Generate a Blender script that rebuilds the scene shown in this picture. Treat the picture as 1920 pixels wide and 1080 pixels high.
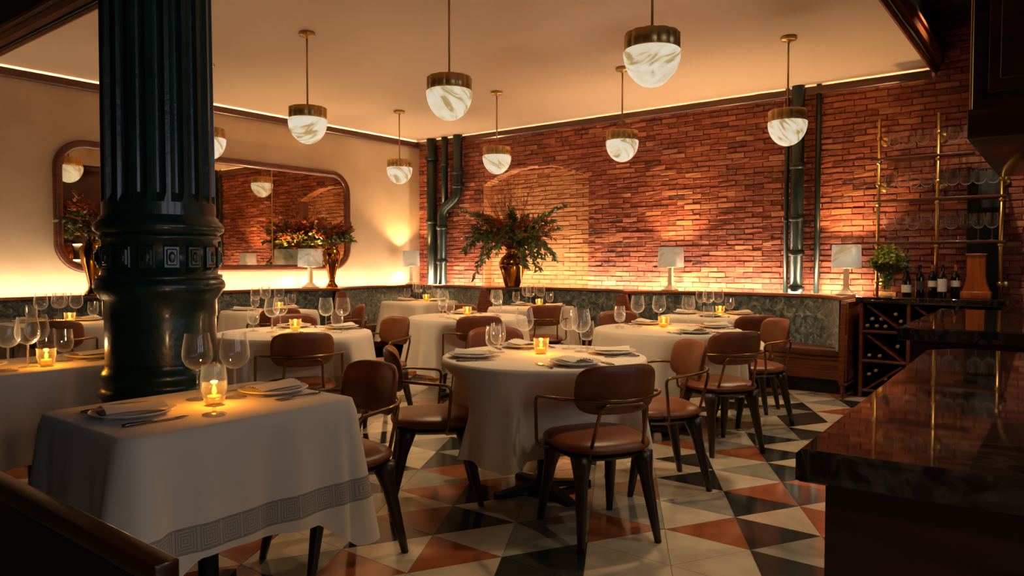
import bpy, bmesh, math, random
from mathutils import Vector, Matrix
R = math.radians
random.seed(7)
for o in list(bpy.data.objects):
    bpy.data.objects.remove(o)
sc = bpy.context.scene
COL = sc.collection

# ------------------------------------------------------------------ camera
cam = bpy.data.cameras.new('camera')
camo = bpy.data.objects.new('camera', cam)
COL.objects.link(camo)
cam.sensor_width = 36.0
cam.lens = 36.0 * 1360 / 1920
cam.clip_start = 0.05
cam.clip_end = 100
camo.location = (0, 0, 1.28)
camo.rotation_euler = (R(88), 0, R(37.75))
sc.camera = camo
# ------------------------------------------------------------------ world, exposure
w = bpy.data.worlds.new('world')
sc.world = w
w.use_nodes = True
w.node_tree.nodes['Background'].inputs[0].default_value = (1.0, 0.72, 0.5, 1)
w.node_tree.nodes['Background'].inputs[1].default_value = 0.02
vs = sc.view_settings
vs.view_transform = 'Standard'
vs.look = 'None'
vs.gamma = 1
vs.use_curve_mapping = False
vs.exposure = 0.85
cy = sc.cycles
cy.max_bounces = 9
cy.diffuse_bounces = 4
cy.glossy_bounces = 4
cy.transmission_bounces = 4
cy.transparent_max_bounces = 24
cy.sample_clamp_indirect = 3.0
cy.caustics_reflective = False
cy.caustics_refractive = False
cy.use_denoising = True

# strengths of the room's lamps and of the added fill downlights
PENDANT_W = 35.0      # watts of each pendant's downward light
BOWL_E = 0.38         # radiance of the alabaster bowls
LED_E = 64.0         # LED strip along the brick wall
LED_PLASTER_E = 28.0  # dimmer strip along the plaster wall
WINDOW_E = 1.35        # overcast evening sky through the frosted street windows
COVE_E = 20.0         # cove strip behind the crown moulding
LAMP_W = 30.0          # bulbs in the ledge lamps
CANDLE_W = 1.3
FILL_SPOT_W = 55.0         # added fill downlights over the bar side

# ------------------------------------------------------------------ key places (metres)
XW, YW, ZC = -8.05, 8.05, 3.14       # left wall, brick wall, lit ceiling
XT, YT, ZO = -1.11, 2.35, 3.55       # edges of the lit ceiling, dark outer ceiling
XR, YF = 4.6, -3.0                   # right and front walls
ZL = 0.957                           # banquette ledge top
ZT = 0.762                           # table cloth top


# ------------------------------------------------------------------ materials
def lin(c):
    return tuple(((x / 255) / 12.92 if x <= 10 else (((x / 255) + .055) / 1.055) ** 2.4) for x in c) + (1,)


MATS = {}


def mat(name, rgb=(128, 128, 128), rough=.5, metal=0, spec=.5, noise=None, bump=0, bscale=30, coat=0, sheen=0, emit=0, emit_rgb=None):
    """principled material; noise = (scale, rgb2, detail[, stretch]) mixes a second colour in"""
    m = bpy.data.materials.new(name)
    m.use_nodes = True
    nt = m.node_tree
    b = nt.nodes['Principled BSDF']
    b.inputs['Base Color'].default_value = lin(rgb)
    b.inputs['Roughness'].default_value = rough
    b.inputs['Metallic'].default_value = metal
    b.inputs['Specular IOR Level'].default_value = spec
    if coat:
        b.inputs['Coat Weight'].default_value = coat
        b.inputs['Coat Roughness'].default_value = .12
    if sheen:
        b.inputs['Sheen Weight'].default_value = sheen
    if emit:
        b.inputs['Emission Color'].default_value = lin(emit_rgb or rgb)
        b.inputs['Emission Strength'].default_value = emit
    if noise or bump:
        tc = nt.nodes.new('ShaderNodeTexCoord')
        mp = nt.nodes.new('ShaderNodeMapping')
        nt.links.new(tc.outputs['Object'], mp.inputs[0])
    if noise:
        if len(noise) > 3:
            mp.inputs['Scale'].default_value = noise[3]
        n = nt.nodes.new('ShaderNodeTexNoise')
        n.inputs['Scale'].default_value = noise[0]
        n.inputs['Detail'].default_value = noise[2]
        nt.links.new(mp.outputs[0], n.inputs[0])
        rp = nt.nodes.new('ShaderNodeValToRGB')
        rp.color_ramp.elements[0].position = .36
        rp.color_ramp.elements[0].color = lin(noise[1])
        rp.color_ramp.elements[1].position = .64
        rp.color_ramp.elements[1].color = lin(rgb)
        nt.links.new(n.outputs[0], rp.inputs[0])
        nt.links.new(rp.outputs[0], b.inputs['Base Color'])
    if bump:
        n2 = nt.nodes.new('ShaderNodeTexNoise')
        n2.inputs['Scale'].default_value = bscale
        n2.inputs['Detail'].default_value = 4
        nt.links.new(tc.outputs['Object'], n2.inputs[0])
        bp = nt.nodes.new('ShaderNodeBump')
        bp.inputs['Strength'].default_value = bump
        bp.inputs['Distance'].default_value = .01
        nt.links.new(n2.outputs[0], bp.inputs['Height'])
        nt.links.new(bp.outputs[0], b.inputs['Normal'])
    MATS[name] = m
    return m


def nodes_of(m):
    return m.node_tree.nodes, m.node_tree.links, m.node_tree.nodes['Principled BSDF']


def random_tint(m, stops, extra=None, patch=None):
    """colour picked per piece (object random + island random), mottled a little"""
    N, L, b = nodes_of(m)
    oi = N.new('ShaderNodeObjectInfo')
    ge = N.new('ShaderNodeNewGeometry')
    ad = N.new('ShaderNodeMath')
    ad.operation = 'ADD'
    L.new(oi.outputs['Random'], ad.inputs[0])
    L.new(ge.outputs['Random Per Island'], ad.inputs[1])
    fr = N.new('ShaderNodeMath')
    fr.operation = 'FRACT'
    L.new(ad.outputs[0], fr.inputs[0])
    rp = N.new('ShaderNodeValToRGB')
    rp.color_ramp.interpolation = 'LINEAR'
    while len(rp.color_ramp.elements) < len(stops):
        rp.color_ramp.elements.new(.5)
    for e, (p, c) in zip(rp.color_ramp.elements, stops):
        e.position = p
        e.color = lin(c)
    L.new(fr.outputs[0], rp.inputs[0])
    if extra:
        sc_, rgb2, amt = extra
        tc = N.new('ShaderNodeTexCoord')
        n = N.new('ShaderNodeTexNoise')
        n.inputs['Scale'].default_value = sc_
        n.inputs['Detail'].default_value = 6
        L.new(ge.outputs['Position'], n.inputs[0])
        r2 = N.new('ShaderNodeValToRGB')
        r2.color_ramp.elements[0].position = .45
        r2.color_ramp.elements[0].color = (0, 0, 0, 1)
        r2.color_ramp.elements[1].position = .75
        r2.color_ramp.elements[1].color = (amt, amt, amt, 1)
        L.new(n.outputs[0], r2.inputs[0])
        mx = N.new('ShaderNodeMix')
        mx.data_type = 'RGBA'
        L.new(r2.outputs[0], mx.inputs['Factor'])
        L.new(rp.outputs[0], mx.inputs['A'])
        mx.inputs['B'].default_value = lin(rgb2)
        col = mx.outputs['Result']
        if patch:
            sc2, rgb3, amt3 = patch
            n3 = N.new('ShaderNodeTexNoise')
            n3.inputs['Scale'].default_value = sc2
            n3.inputs['Detail'].default_value = 5
            L.new(ge.outputs['Position'], n3.inputs[0])
            r3 = N.new('ShaderNodeValToRGB')
            r3.color_ramp.elements[0].position = .42
            r3.color_ramp.elements[0].color = (0, 0, 0, 1)
            r3.color_ramp.elements[1].position = .68
            r3.color_ramp.elements[1].color = (amt3, amt3, amt3, 1)
            L.new(n3.outputs[0], r3.inputs[0])
            m3 = N.new('ShaderNodeMix')
            m3.data_type = 'RGBA'
            L.new(r3.outputs[0], m3.inputs['Factor'])
            L.new(col, m3.inputs['A'])
            m3.inputs['B'].default_value = lin(rgb3)
            col = m3.outputs['Result']
        L.new(col, b.inputs['Base Color'])
    else:
        L.new(rp.outputs[0], b.inputs['Base Color'])


def glassy(name, tint, edge=.8, base=.03, rough=.02, glint_white=.2, power=3.0):
    """thin clear glass: transparent face-on, reflecting and whitened towards its edges"""
    m = bpy.data.materials.new(name)
    m.use_nodes = True
    nt = m.node_tree
    nt.nodes.clear()
    out = nt.nodes.new('ShaderNodeOutputMaterial')
    tr = nt.nodes.new('ShaderNodeBsdfTransparent')
    tr.inputs[0].default_value = tint
    gl = nt.nodes.new('ShaderNodeBsdfGlossy')
    gl.inputs['Roughness'].default_value = rough
    gl.inputs['Color'].default_value = (1, 1, 1, 1)
    df = nt.nodes.new('ShaderNodeBsdfTranslucent')  # white translucent share paints in bright edges that refraction would give
    df.inputs[0].default_value = (1, 1, 1, 1)
    m0 = nt.nodes.new('ShaderNodeMixShader')
    m0.inputs[0].default_value = glint_white
    nt.links.new(gl.outputs[0], m0.inputs[1])
    nt.links.new(df.outputs[0], m0.inputs[2])
    lw = nt.nodes.new('ShaderNodeLayerWeight')
    lw.inputs['Blend'].default_value = .5
    pw = nt.nodes.new('ShaderNodeMath')
    pw.operation = 'POWER'
    pw.inputs[1].default_value = power
    nt.links.new(lw.outputs['Facing'], pw.inputs[0])
    mu = nt.nodes.new('ShaderNodeMath')
    mu.operation = 'MULTIPLY_ADD'
    mu.use_clamp = True
    mu.inputs[1].default_value = edge
    mu.inputs[2].default_value = base
    mx = nt.nodes.new('ShaderNodeMixShader')
    nt.links.new(pw.outputs[0], mu.inputs[0])
    nt.links.new(mu.outputs[0], mx.inputs[0])
    nt.links.new(tr.outputs[0], mx.inputs[1])
    nt.links.new(m0.outputs[0], mx.inputs[2])
    nt.links.new(mx.outputs[0], out.inputs[0])
    MATS[name] = m
    return m


mat('plaster', (216, 190, 156), .7, noise=(2.5, (208, 180, 146), 3), bump=.05, bscale=60)
mat('mortar', (128, 80, 58), .95, bump=.5, bscale=70)
M = mat('brick', (150, 70, 45), .85, bump=.9, bscale=45)
random_tint(M, [(0, (88, 48, 44)), (.10, (138, 70, 56)), (.4, (156, 80, 60)), (.75, (174, 92, 66)), (.92, (200, 130, 92)), (1, (108, 66, 60))], (26, (206, 140, 104), .5), (1.3, (112, 60, 52), .5))
M = mat('brick_pale', (190, 120, 75), .85, bump=.6, bscale=45)
random_tint(M, [(0, (160, 96, 64)), (.08, (186, 120, 78)), (.6, (196, 132, 86)), (1, (206, 142, 94))], (20, (210, 160, 110), .5))
mat('ceiling_paint', (220, 194, 166), .42, spec=.4)
mat('dark_ceiling', (20, 24, 22), .6)
mat('dark_wall', (44, 30, 24), .6)
mat('grout', (92, 84, 72), .6)
TILE = {}
for k, c1, c2 in (('cream', (205, 190, 166), (186, 168, 144)), ('black', (34, 36, 34), (50, 54, 50)), ('rust', (160, 92, 58), (138, 74, 46)), ('grey', (128, 124, 112), (152, 146, 132))):
    M = mat('tile_' + k, c1, .16, noise=(6 if k != 'grey' else 9, c2, 8, (1, 1, 1)), spec=.5)
    N, L, b = nodes_of(M)
    oi = N.new('ShaderNodeObjectInfo')
    mp = [n for n in N if n.type == 'MAPPING'][0]
    L.new(oi.outputs['Location'], mp.inputs['Location'])
    TILE[k] = M
    b.inputs['Roughness'].default_value = .11
mat('walnut', (114, 56, 28), .32, noise=(5, (80, 38, 19), 4, (1, 1, 9)), coat=.25)
mat('walnut_x', (104, 56, 30), .3, noise=(5, (66, 33, 18), 4, (.6, 9, 9)), coat=.3)
mat('dark_wood', (46, 27, 17), .38, noise=(5, (30, 17, 11), 4, (6, 6, 1)))
mat('mahogany', (52, 20, 12), .3, noise=(4, (34, 12, 8), 4, (1, 1, 8)), coat=.3)
mat('leather', (126, 67, 34), .36, noise=(7, (102, 52, 26), 3), bump=.12, bscale=160)
mat('leather_dark', (84, 44, 29), .38, noise=(7, (68, 34, 23), 3), bump=.12, bscale=160)
mat('bronze', (132, 100, 58), .28, 1)
mat('brass', (224, 178, 100), .3, 1)
mat('brass_brushed', (206, 166, 100), .36, .8)
mat('gold', (184, 122, 46), .13, 1, noise=(5, (120, 76, 26), 2))
mat('steel', (150, 140, 128), .25, 1)
mat('green_iron', (28, 58, 50), .3, noise=(9, (20, 44, 38), 3), bump=.22, bscale=34, coat=.3)
mat('green_pipe', (19, 36, 32), .35, bump=.08, bscale=40)
mat('linen', (226, 214, 196), .8, sheen=.25, bump=.06, bscale=300)
mat('porcelain', (234, 226, 212), .16, coat=.3)
mat('alabaster_stand', (206, 194, 176), .35, noise=(9, (200, 184, 160), 5))
mat('mirror', (236, 220, 196), .012, 1, noise=(3.2, (196, 170, 134), 7))
mat('wax', (240, 220, 180), .5, emit=.5, emit_rgb=(255, 190, 100))
mat('flame', (255, 220, 150), .5, emit=14, emit_rgb=(255, 196, 110))
mat('led', (255, 255, 255), .5, emit=LED_E, emit_rgb=(255, 228, 188))
mat('led_plaster', (255, 255, 255), .5, emit=LED_PLASTER_E, emit_rgb=(255, 228, 188))
mat('frosted_pane', (225, 230, 235), .4, emit=WINDOW_E, emit_rgb=(236, 238, 255))
mat('cove_led_brick', (255, 255, 255), .5, emit=COVE_E * .45, emit_rgb=(255, 228, 186))
mat('trim_wood', (138, 76, 38), .35, noise=(5, (96, 50, 26), 4, (.6, 9, 9)), coat=.3)
mat('cove_led', (255, 255, 255), .5, emit=COVE_E, emit_rgb=(255, 228, 186))
mat('fill_spot_face', (255, 255, 255), .5, emit=3, emit_rgb=(255, 232, 200))
mat('leaf_green', (104, 110, 58), .5, noise=(14, (66, 76, 38), 2))
mat('leaf_olive', (116, 112, 54), .5, noise=(14, (74, 76, 36), 2))
mat('leaf_lime', (176, 180, 78), .5, noise=(14, (120, 136, 46), 2))
mat('leaf_rust', (172, 84, 40), .5, noise=(14, (124, 54, 28), 2))
mat('petal_orange', (206, 120, 44), .5, noise=(14, (180, 84, 30), 2))
mat('twig', (124, 68, 44), .7)
mat('bottle_glass', (14, 18, 14), .08, coat=.5)
mat('label_paper', (214, 206, 190), .6)
mat('label_dark', (60, 44, 32), .6)
mat('foil', (150, 92, 40), .3, .6)
mat('cork', (178, 150, 118), .7)
mat('black_void', (14, 13, 12), .6)
mat('clock_wood', (176, 90, 36), .3, noise=(4, (140, 66, 24), 4, (8, 8, 1)), coat=.3)
glassy('glass', (.98, .98, .975, 1), 1.0, .085, .03, .5, 2.0)
glassy('amber_glass', (.95, .66, .22, 1), .6, .07, .05, .15)
glassy('vase_glass', (.72, .86, .72, 1), .6, .05, .03, .15)

# dark polished stone with veins
M = mat('bar_marble', (30, 24, 20), .035, spec=.8)
N, L, b = nodes_of(M)
tc = N.new('ShaderNodeTexCoord')
n = N.new('ShaderNodeTexNoise')
n.inputs['Scale'].default_value = 5
n.inputs['Detail'].default_value = 9
n.inputs['Distortion'].default_value = 1.6
L.new(tc.outputs['Object'], n.inputs[0])
rp = N.new('ShaderNodeValToRGB')
rp.color_ramp.elements[0].position = .47
rp.color_ramp.elements[0].color = lin((26, 20, 17))
e = rp.color_ramp.elements.new(.5)
e.color = lin((58, 48, 40))
rp.color_ramp.elements[-1].position = .53
rp.color_ramp.elements[-1].color = lin((38, 29, 24))
L.new(n.outputs[0], rp.inputs[0])
L.new(rp.outputs[0], b.inputs['Base Color'])

# floral velvet of the booths
M = mat('velvet', (60, 74, 72), .85, sheen=.5)
N, L, b = nodes_of(M)
tc = N.new('ShaderNodeTexCoord')
cols = []
for sc_, dist, p0, p1, ca, cb in ((16, 1.2, .38, .66, (32, 42, 48), (92, 108, 108)), (7, 2.5, .56, .64, (0, 0, 0), (255, 255, 255))):
    v1 = N.new('ShaderNodeTexNoise')
    v1.inputs['Scale'].default_value = sc_
    v1.inputs['Detail'].default_value = 6
    v1.inputs['Distortion'].default_value = dist
    L.new(tc.outputs['Object'], v1.inputs[0])
    rp = N.new('ShaderNodeValToRGB')
    rp.color_ramp.elements[0].position = p0
    rp.color_ramp.elements[0].color = lin(ca)
    rp.color_ramp.elements[1].position = p1
    rp.color_ramp.elements[1].color = lin(cb)
    L.new(v1.outputs[0], rp.inputs[0])
    cols.append(rp.outputs[0])
mx = N.new('ShaderNodeMix')
mx.data_type = 'RGBA'
L.new(cols[1], mx.inputs['Factor'])
L.new(cols[0], mx.inputs['A'])
mx.inputs['B'].default_value = lin((128, 132, 116))
L.new(mx.outputs['Result'], b.inputs['Base Color'])

# alabaster that glows from the bulb inside: veined emission
for nm, st in (('alabaster_glow', BOWL_E), ('lamp_shade', .12)):
    M = mat(nm, (160, 150, 130) if nm != 'lamp_shade' else (186, 178, 166), .35)
    N, L, b = nodes_of(M)
    tc = N.new('ShaderNodeTexCoord')
    oi = N.new('ShaderNodeObjectInfo')
    vm = N.new('ShaderNodeVectorMath')
    vm.operation = 'MULTIPLY_ADD'
    vm.inputs[1].default_value = (.7, .7, 2.6)
    ro = N.new('ShaderNodeMapping')
    ro.inputs['Rotation'].default_value = (R(38), R(24), 0)
    L.new(tc.outputs['Object'], ro.inputs[0])
    L.new(ro.outputs[0], vm.inputs[0])
    L.new(oi.outputs['Location'], vm.inputs[2])
    n = N.new('ShaderNodeTexNoise')
    n.inputs['Scale'].default_value = 5
    n.inputs['Detail'].default_value = 5
    n.inputs['Distortion'].default_value = 1.8
    L.new(vm.outputs[0], n.inputs[0])
    rp = N.new('ShaderNodeValToRGB')
    cr = rp.color_ramp
    cr.elements[0].position = .38
    cr.elements[0].color = lin((196, 160, 100))
    cr.elements[1].position = .6
    cr.elements[1].color = lin((255, 244, 220))
    e = cr.elements.new(.46)
    e.color = lin((244, 226, 186))
    L.new(n.outputs[0], rp.inputs[0])
    L.new(rp.outputs[0], b.inputs['Emission Color'])
    b.inputs['Emission Strength'].default_value = st

# reeded ceiling board
N, L, b = nodes_of(MATS['ceiling_paint'])
tc = N.new('ShaderNodeTexCoord')
wv = N.new('ShaderNodeTexWave')
wv.inputs['Scale'].default_value = 9
wv.bands_direction = 'X'
L.new(tc.outputs['Object'], wv.inputs[0])
bp = N.new('ShaderNodeBump')
bp.inputs['Strength'].default_value = .12
bp.inputs['Distance'].default_value = .004
L.new(wv.outputs[0], bp.inputs['Height'])
L.new(bp.outputs[0], b.inputs['Normal'])

# linen with a woven key-pattern band (uv: u along hem, v = drop, metres)
M = mat('linen_band', (226, 214, 196), .8, sheen=.25)
N, L, b = nodes_of(M)
uv = N.new('ShaderNodeUVMap')
sx = N.new('ShaderNodeSeparateXYZ')
L.new(uv.outputs[0], sx.inputs[0])


def mth(op, a, c=None, d=None):
    q = N.new('ShaderNodeMath')
    q.operation = op
    for i, x in enumerate((a, c, d)):
        if x is None:
            continue
        if isinstance(x, (int, float)):
            q.inputs[i].default_value = x
        else:
            L.new(x, q.inputs[i])
    return q.outputs[0]


V0, V1 = .30, .385
inb = mth('MULTIPLY', mth('GREATER_THAN', sx.outputs[1], V0), mth('LESS_THAN', sx.outputs[1], V1))
vv = mth('DIVIDE', mth('SUBTRACT', sx.outputs[1], V0), V1 - V0)
uu = mth('FRACT', mth('MULTIPLY', sx.outputs[0], 13.0))
du = mth('ABSOLUTE', mth('SUBTRACT', uu, .5))
dv = mth('ABSOLUTE', mth('SUBTRACT', vv, .5))
ring = mth('FRACT', mth('MULTIPLY', mth('MAXIMUM', du, dv), 9.0))
key = mth('GREATER_THAN', ring, .5)
edge = mth('GREATER_THAN', dv, .44)
pat = mth('MULTIPLY', inb, mth('ADD', .55, mth('MULTIPLY', mth('MAXIMUM', key, edge), .3)))
mx = N.new('ShaderNodeMix')
mx.data_type = 'RGBA'
L.new(pat, mx.inputs['Factor'])
mx.inputs['A'].default_value = lin((226, 214, 196))
mx.inputs['B'].default_value = lin((124, 118, 114))
L.new(mx.outputs['Result'], b.inputs['Base Color'])


# ------------------------------------------------------------------ mesh builder
class MB:
    def __init__(s):
        s.v, s.f, s.sm, s.uv = [], [], [], None

    def add(s, vs_, fs_, smooth=False):
        o = len(s.v)
        s.v += [tuple(p) for p in vs_]
        s.f += [tuple(i + o for i in f) for f in fs_]
        s.sm += [smooth] * len(fs_)
        return s

    def box(s, x0, x1, y0, y1, z0, z1, mtx=None):
        p = [(x, y, z) for z in (z0, z1) for (x, y) in ((x0, y0), (x1, y0), (x1, y1), (x0, y1))]
        if mtx:
            p = [mtx @ Vector(q) for q in p]
        return s.add(p, [(3, 2, 1, 0), (4, 5, 6, 7), (0, 1, 5, 4), (1, 2, 6, 5), (2, 3, 7, 6), (3, 0, 4, 7)])

    def rbox(s, x0, x1, y0, y1, z0, z1, r=.01, seg=2, mtx=None):
        bm = bmesh.new()
        bmesh.ops.create_cube(bm, size=1)
        for v in bm.verts:
            v.co = Vector(((x0 + x1) / 2 + v.co.x * (x1 - x0), (y0 + y1) / 2 + v.co.y * (y1 - y0), (z0 + z1) / 2 + v.co.z * (z1 - z0)))
        bmesh.ops.bevel(bm, geom=bm.edges[:], offset=r, segments=seg, profile=.5, affect='EDGES')
        bm.verts.index_update()
        p = [mtx @ v.co if mtx else v.co.copy() for v in bm.verts]
        s.add(p, [[v.index for v in f.verts] for f in bm.faces], seg > 1)
        bm.free()
        return s

    def lathe(s, prof, n=24, c=(0, 0, 0), smooth=True, rf=None):
        k = len(prof)
        p = []
        for i in range(n):
            a = 2 * math.pi * i / n
            for r, z in prof:
                q = r * (rf(a, z) if rf else 1)
                p.append((c[0] + q * math.cos(a), c[1] + q * math.sin(a), c[2] + z))
        f = []
        for i in range(n):
            j = (i + 1) % n
            for q in range(k - 1):
                if prof[q][0] < 1e-6:
                    f.append((i * k + q, j * k + q + 1, i * k + q + 1))
                elif prof[q + 1][0] < 1e-6:
                    f.append((i * k + q, j * k + q, i * k + q + 1))
                else:
                    f.append((i * k + q, j * k + q, j * k + q + 1, i * k + q + 1))
        return s.add(p, f, smooth)

    def tube(s, pts, r, n=8, closed=False, caps=True):
        pts = [Vector(p) for p in pts]
        m = len(pts)
        rr = r if isinstance(r, (list, tuple)) else [r] * m
        T = []
        for i in range(m):
            a = pts[(i - 1) % m] if (closed or i > 0) else pts[i]
            c = pts[(i + 1) % m] if (closed or i < m - 1) else pts[i]
            T.append((c - a).normalized())
        up = Vector((0, 0, 1)) if abs(T[0].z) < .9 else Vector((1, 0, 0))
        nrm = (up - T[0] * up.dot(T[0])).normalized()
        p = []
        for i in range(m):
            nrm = (nrm - T[i] * nrm.dot(T[i])).normalized()
            bn = T[i].cross(nrm)
            for k in range(n):
                a = 2 * math.pi * k / n
                p.append(pts[i] + (nrm * math.cos(a) + bn * math.sin(a)) * rr[i])
        f = []
        for i in range(m if closed else m - 1):
            j = (i + 1) % m
            for k in range(n):
                q = (k + 1) % n
                f.append((i * n + k, i * n + q, j * n + q, j * n + k))
        if caps and not closed:
            f.append(tuple(range(n - 1, -1, -1)))
            f.append(tuple((m - 1) * n + k for k in range(n)))
        return s.add(p, f, n > 4)

    def prism(s, poly, z0, z1, mtx=None):
        n = len(poly)
        p = [(x, y, z0) for x, y in poly] + [(x, y, z1) for x, y in poly]
        if mtx:
            p = [mtx @ Vector(q) for q in p]
        return s.add(p, [tuple(range(n - 1, -1, -1)), tuple(range(n, 2 * n))] + [(i, (i + 1) % n, n + (i + 1) % n, n + i) for i in range(n)])

    def grid(s, fn, nu, nv, smooth=True, wrap=False):
        p = [fn(i / nu, j / nv) for i in range(nu if wrap else nu + 1) for j in range(nv + 1)]
        k = nv + 1
        f = []
        for i in range(nu):
            a, c = i, (i + 1) % nu if wrap else i + 1
            for j in range(nv):
                f.append((a * k + j, c * k + j, c * k + j + 1, a * k + j + 1))
        return s.add(p, f, smooth)

    def pillow(s, a, b, t, n=4.0, fn=None, rings=6, seg=32, flat=.5):
        """closed cushion: superellipse outline a x b, half thickness t; fn maps (x, y, z)"""
        p = []
        f = []

        def sgn(q, e):
            return math.copysign(abs(q) ** e, q)
        for side in (1, -1):
            base = len(p)
            p.append(fn(0, 0, side * t) if fn else (0, 0, side * t))
            for k in range(1, rings + 1):
                q = math.sin(k / rings * math.pi / 2)
                h = side * t * (max(0, 1 - q ** 6)) ** flat
                for i in range(seg):
                    th = 2 * math.pi * i / seg
                    x, y = a * q * sgn(math.cos(th), 2 / n), b * q * sgn(math.sin(th), 2 / n)
                    p.append(fn(x, y, h) if fn else (x, y, h))
            for i in range(seg):
                j = (i + 1) % seg
                tri = (base, base + 1 + i, base + 1 + j)
                f.append(tri if side > 0 else tri[::-1])
                for k in range(rings - 1):
                    q = (base + 1 + k * seg + i, base + 1 + (k + 1) * seg + i, base + 1 + (k + 1) * seg + j, base + 1 + k * seg + j)
                    f.append(q if side > 0 else q[::-1])
        return s.add(p, f, True)

    def mesh(s, name, m):
        me = bpy.data.meshes.new(name)
        me.from_pydata(s.v, [], s.f)
        me.materials.append(MATS[m] if isinstance(m, str) else m)
        me.polygons.foreach_set('use_smooth', s.sm)
        if s.uv:
            ul = me.uv_layers.new(name='UVMap')
            for lp in me.loops:
                ul.data[lp.index].uv = s.uv[lp.vertex_index]
        me.update()
        return me

    def build(s, name, m, parent=None, loc=None):
        return link(name, s.mesh(name, m), parent, loc)


def link(name, data, parent=None, loc=None, rz=0):
    o = bpy.data.objects.new(name, data)
    COL.objects.link(o)
    if parent:
        o.parent = parent
    if loc:
        o.location = loc
    if rz:
        o.rotation_euler = (0, 0, rz)
    return o


def tag(o, label, cat, group=None, kind=None):
    if label:
        o['label'] = label
    if cat:
        o['category'] = cat
    if group:
        o['group'] = group
    if kind:
        o['kind'] = kind
    return o


def thing(name, label, cat, loc=(0, 0, 0), rz=0, group=None):
    return tag(link(name, None, None, loc, rz), label, cat, group)


def struct(o):
    o['kind'] = 'structure'
    return o


KIDS = {}


def dup(root, loc, rz=0, label=None, group=None):
    """copy of a thing, its parts and their sub-parts"""
    if root not in KIDS:
        KIDS[root] = [(c, [g for g in c.children]) for c in root.children]
    r = root.copy()
    COL.objects.link(r)
    r.location = loc
    r.rotation_euler = (0, 0, rz)
    if label:
        r['label'] = label
    if group:
        r['group'] = group
    for c, gs in KIDS[root]:
        k = c.copy()
        COL.objects.link(k)
        k.parent = r
        for g in gs:
            q = g.copy()
            COL.objects.link(q)
            q.parent = k
    return r


def place(proto, first, loc, rz, label, group):
    """the first call moves the prototype itself, later ones copy it"""
    if not first.get(proto.name):
        first[proto.name] = True
        KIDS[proto] = [(c, [g for g in c.children]) for c in proto.children]
        proto.location = loc
        proto.rotation_euler = (0, 0, rz)
        proto['label'] = label
        if group:
            proto['group'] = group
        return proto
    return dup(proto, loc, rz, label, group)


USED = {}


def face(a, b):
    """rotation that turns local +Y from a towards b"""
    return math.atan2(-(b[0] - a[0]), b[1] - a[1])


def fillet(pts, r, n=5):
    """round the corners of a polyline"""
    pts = [Vector(p) for p in pts]
    out = [pts[0]]
    for i in range(1, len(pts) - 1):
        a, c, d = pts[i - 1], pts[i], pts[i + 1]
        u, v = (a - c), (d - c)
        q = min(r, u.length * .49, v.length * .49)
        p0, p1 = c + u.normalized() * q, c + v.normalized() * q
        for k in range(n + 1):
            t = k / n
            out.append(p0 * (1 - t) ** 2 + c * 2 * t * (1 - t) + p1 * t * t)
    out.append(pts[-1])
    return out


def light(name, kind, loc, power, rgb, parent=None, radius=.03, cone=None, blend=.5):
    d = bpy.data.lights.new(name, kind)
    d.energy = power
    d.color = lin(rgb)[:3]
    d.shadow_soft_size = radius
    if kind == 'SPOT':
        d.spot_size = R(cone)
        d.spot_blend = blend
    return link(name, d, parent, loc)

# ================================================================== THE ROOM
# camera model, used only to choose which bricks and tiles show largest
_f = Vector((-math.sin(R(37.75)) * math.cos(R(2)), math.cos(R(37.75)) * math.cos(R(2)), -math.sin(R(2))))
_r = Vector((math.cos(R(37.75)), math.sin(R(37.75)), 0))
_u = _r.cross(_f)


def px(p):
    v = Vector(p) - Vector((0, 0, 1.28))
    d = v.dot(_f)
    if d < .3:
        return None
    return 960 + 1360 * v.dot(_r) / d, 540 - 1360 * v.dot(_u) / d, d


# ---- floor of triangular marble tiles
floor = struct(MB().box(XW - .2, XR, YF, YW + .3, -.12, -.003).build('floor', 'grout'))
TW, TH, TX0, TY0 = .4135, .3686, -2.355, 2.435
KNOWN = {}


def tri_center(i, j, upw):
    return TX0 + (i + .5) * TW + (TW / 2 if j % 2 else 0) + (0 if upw else TW / 2 - (TW if False else 0)), TY0 + j * TH + (TH / 3 if upw else 2 * TH / 3)


def known(cx, j, upw, c):
    KNOWN[(round((cx - TX0) / TW * 2), j, upw)] = c


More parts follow.
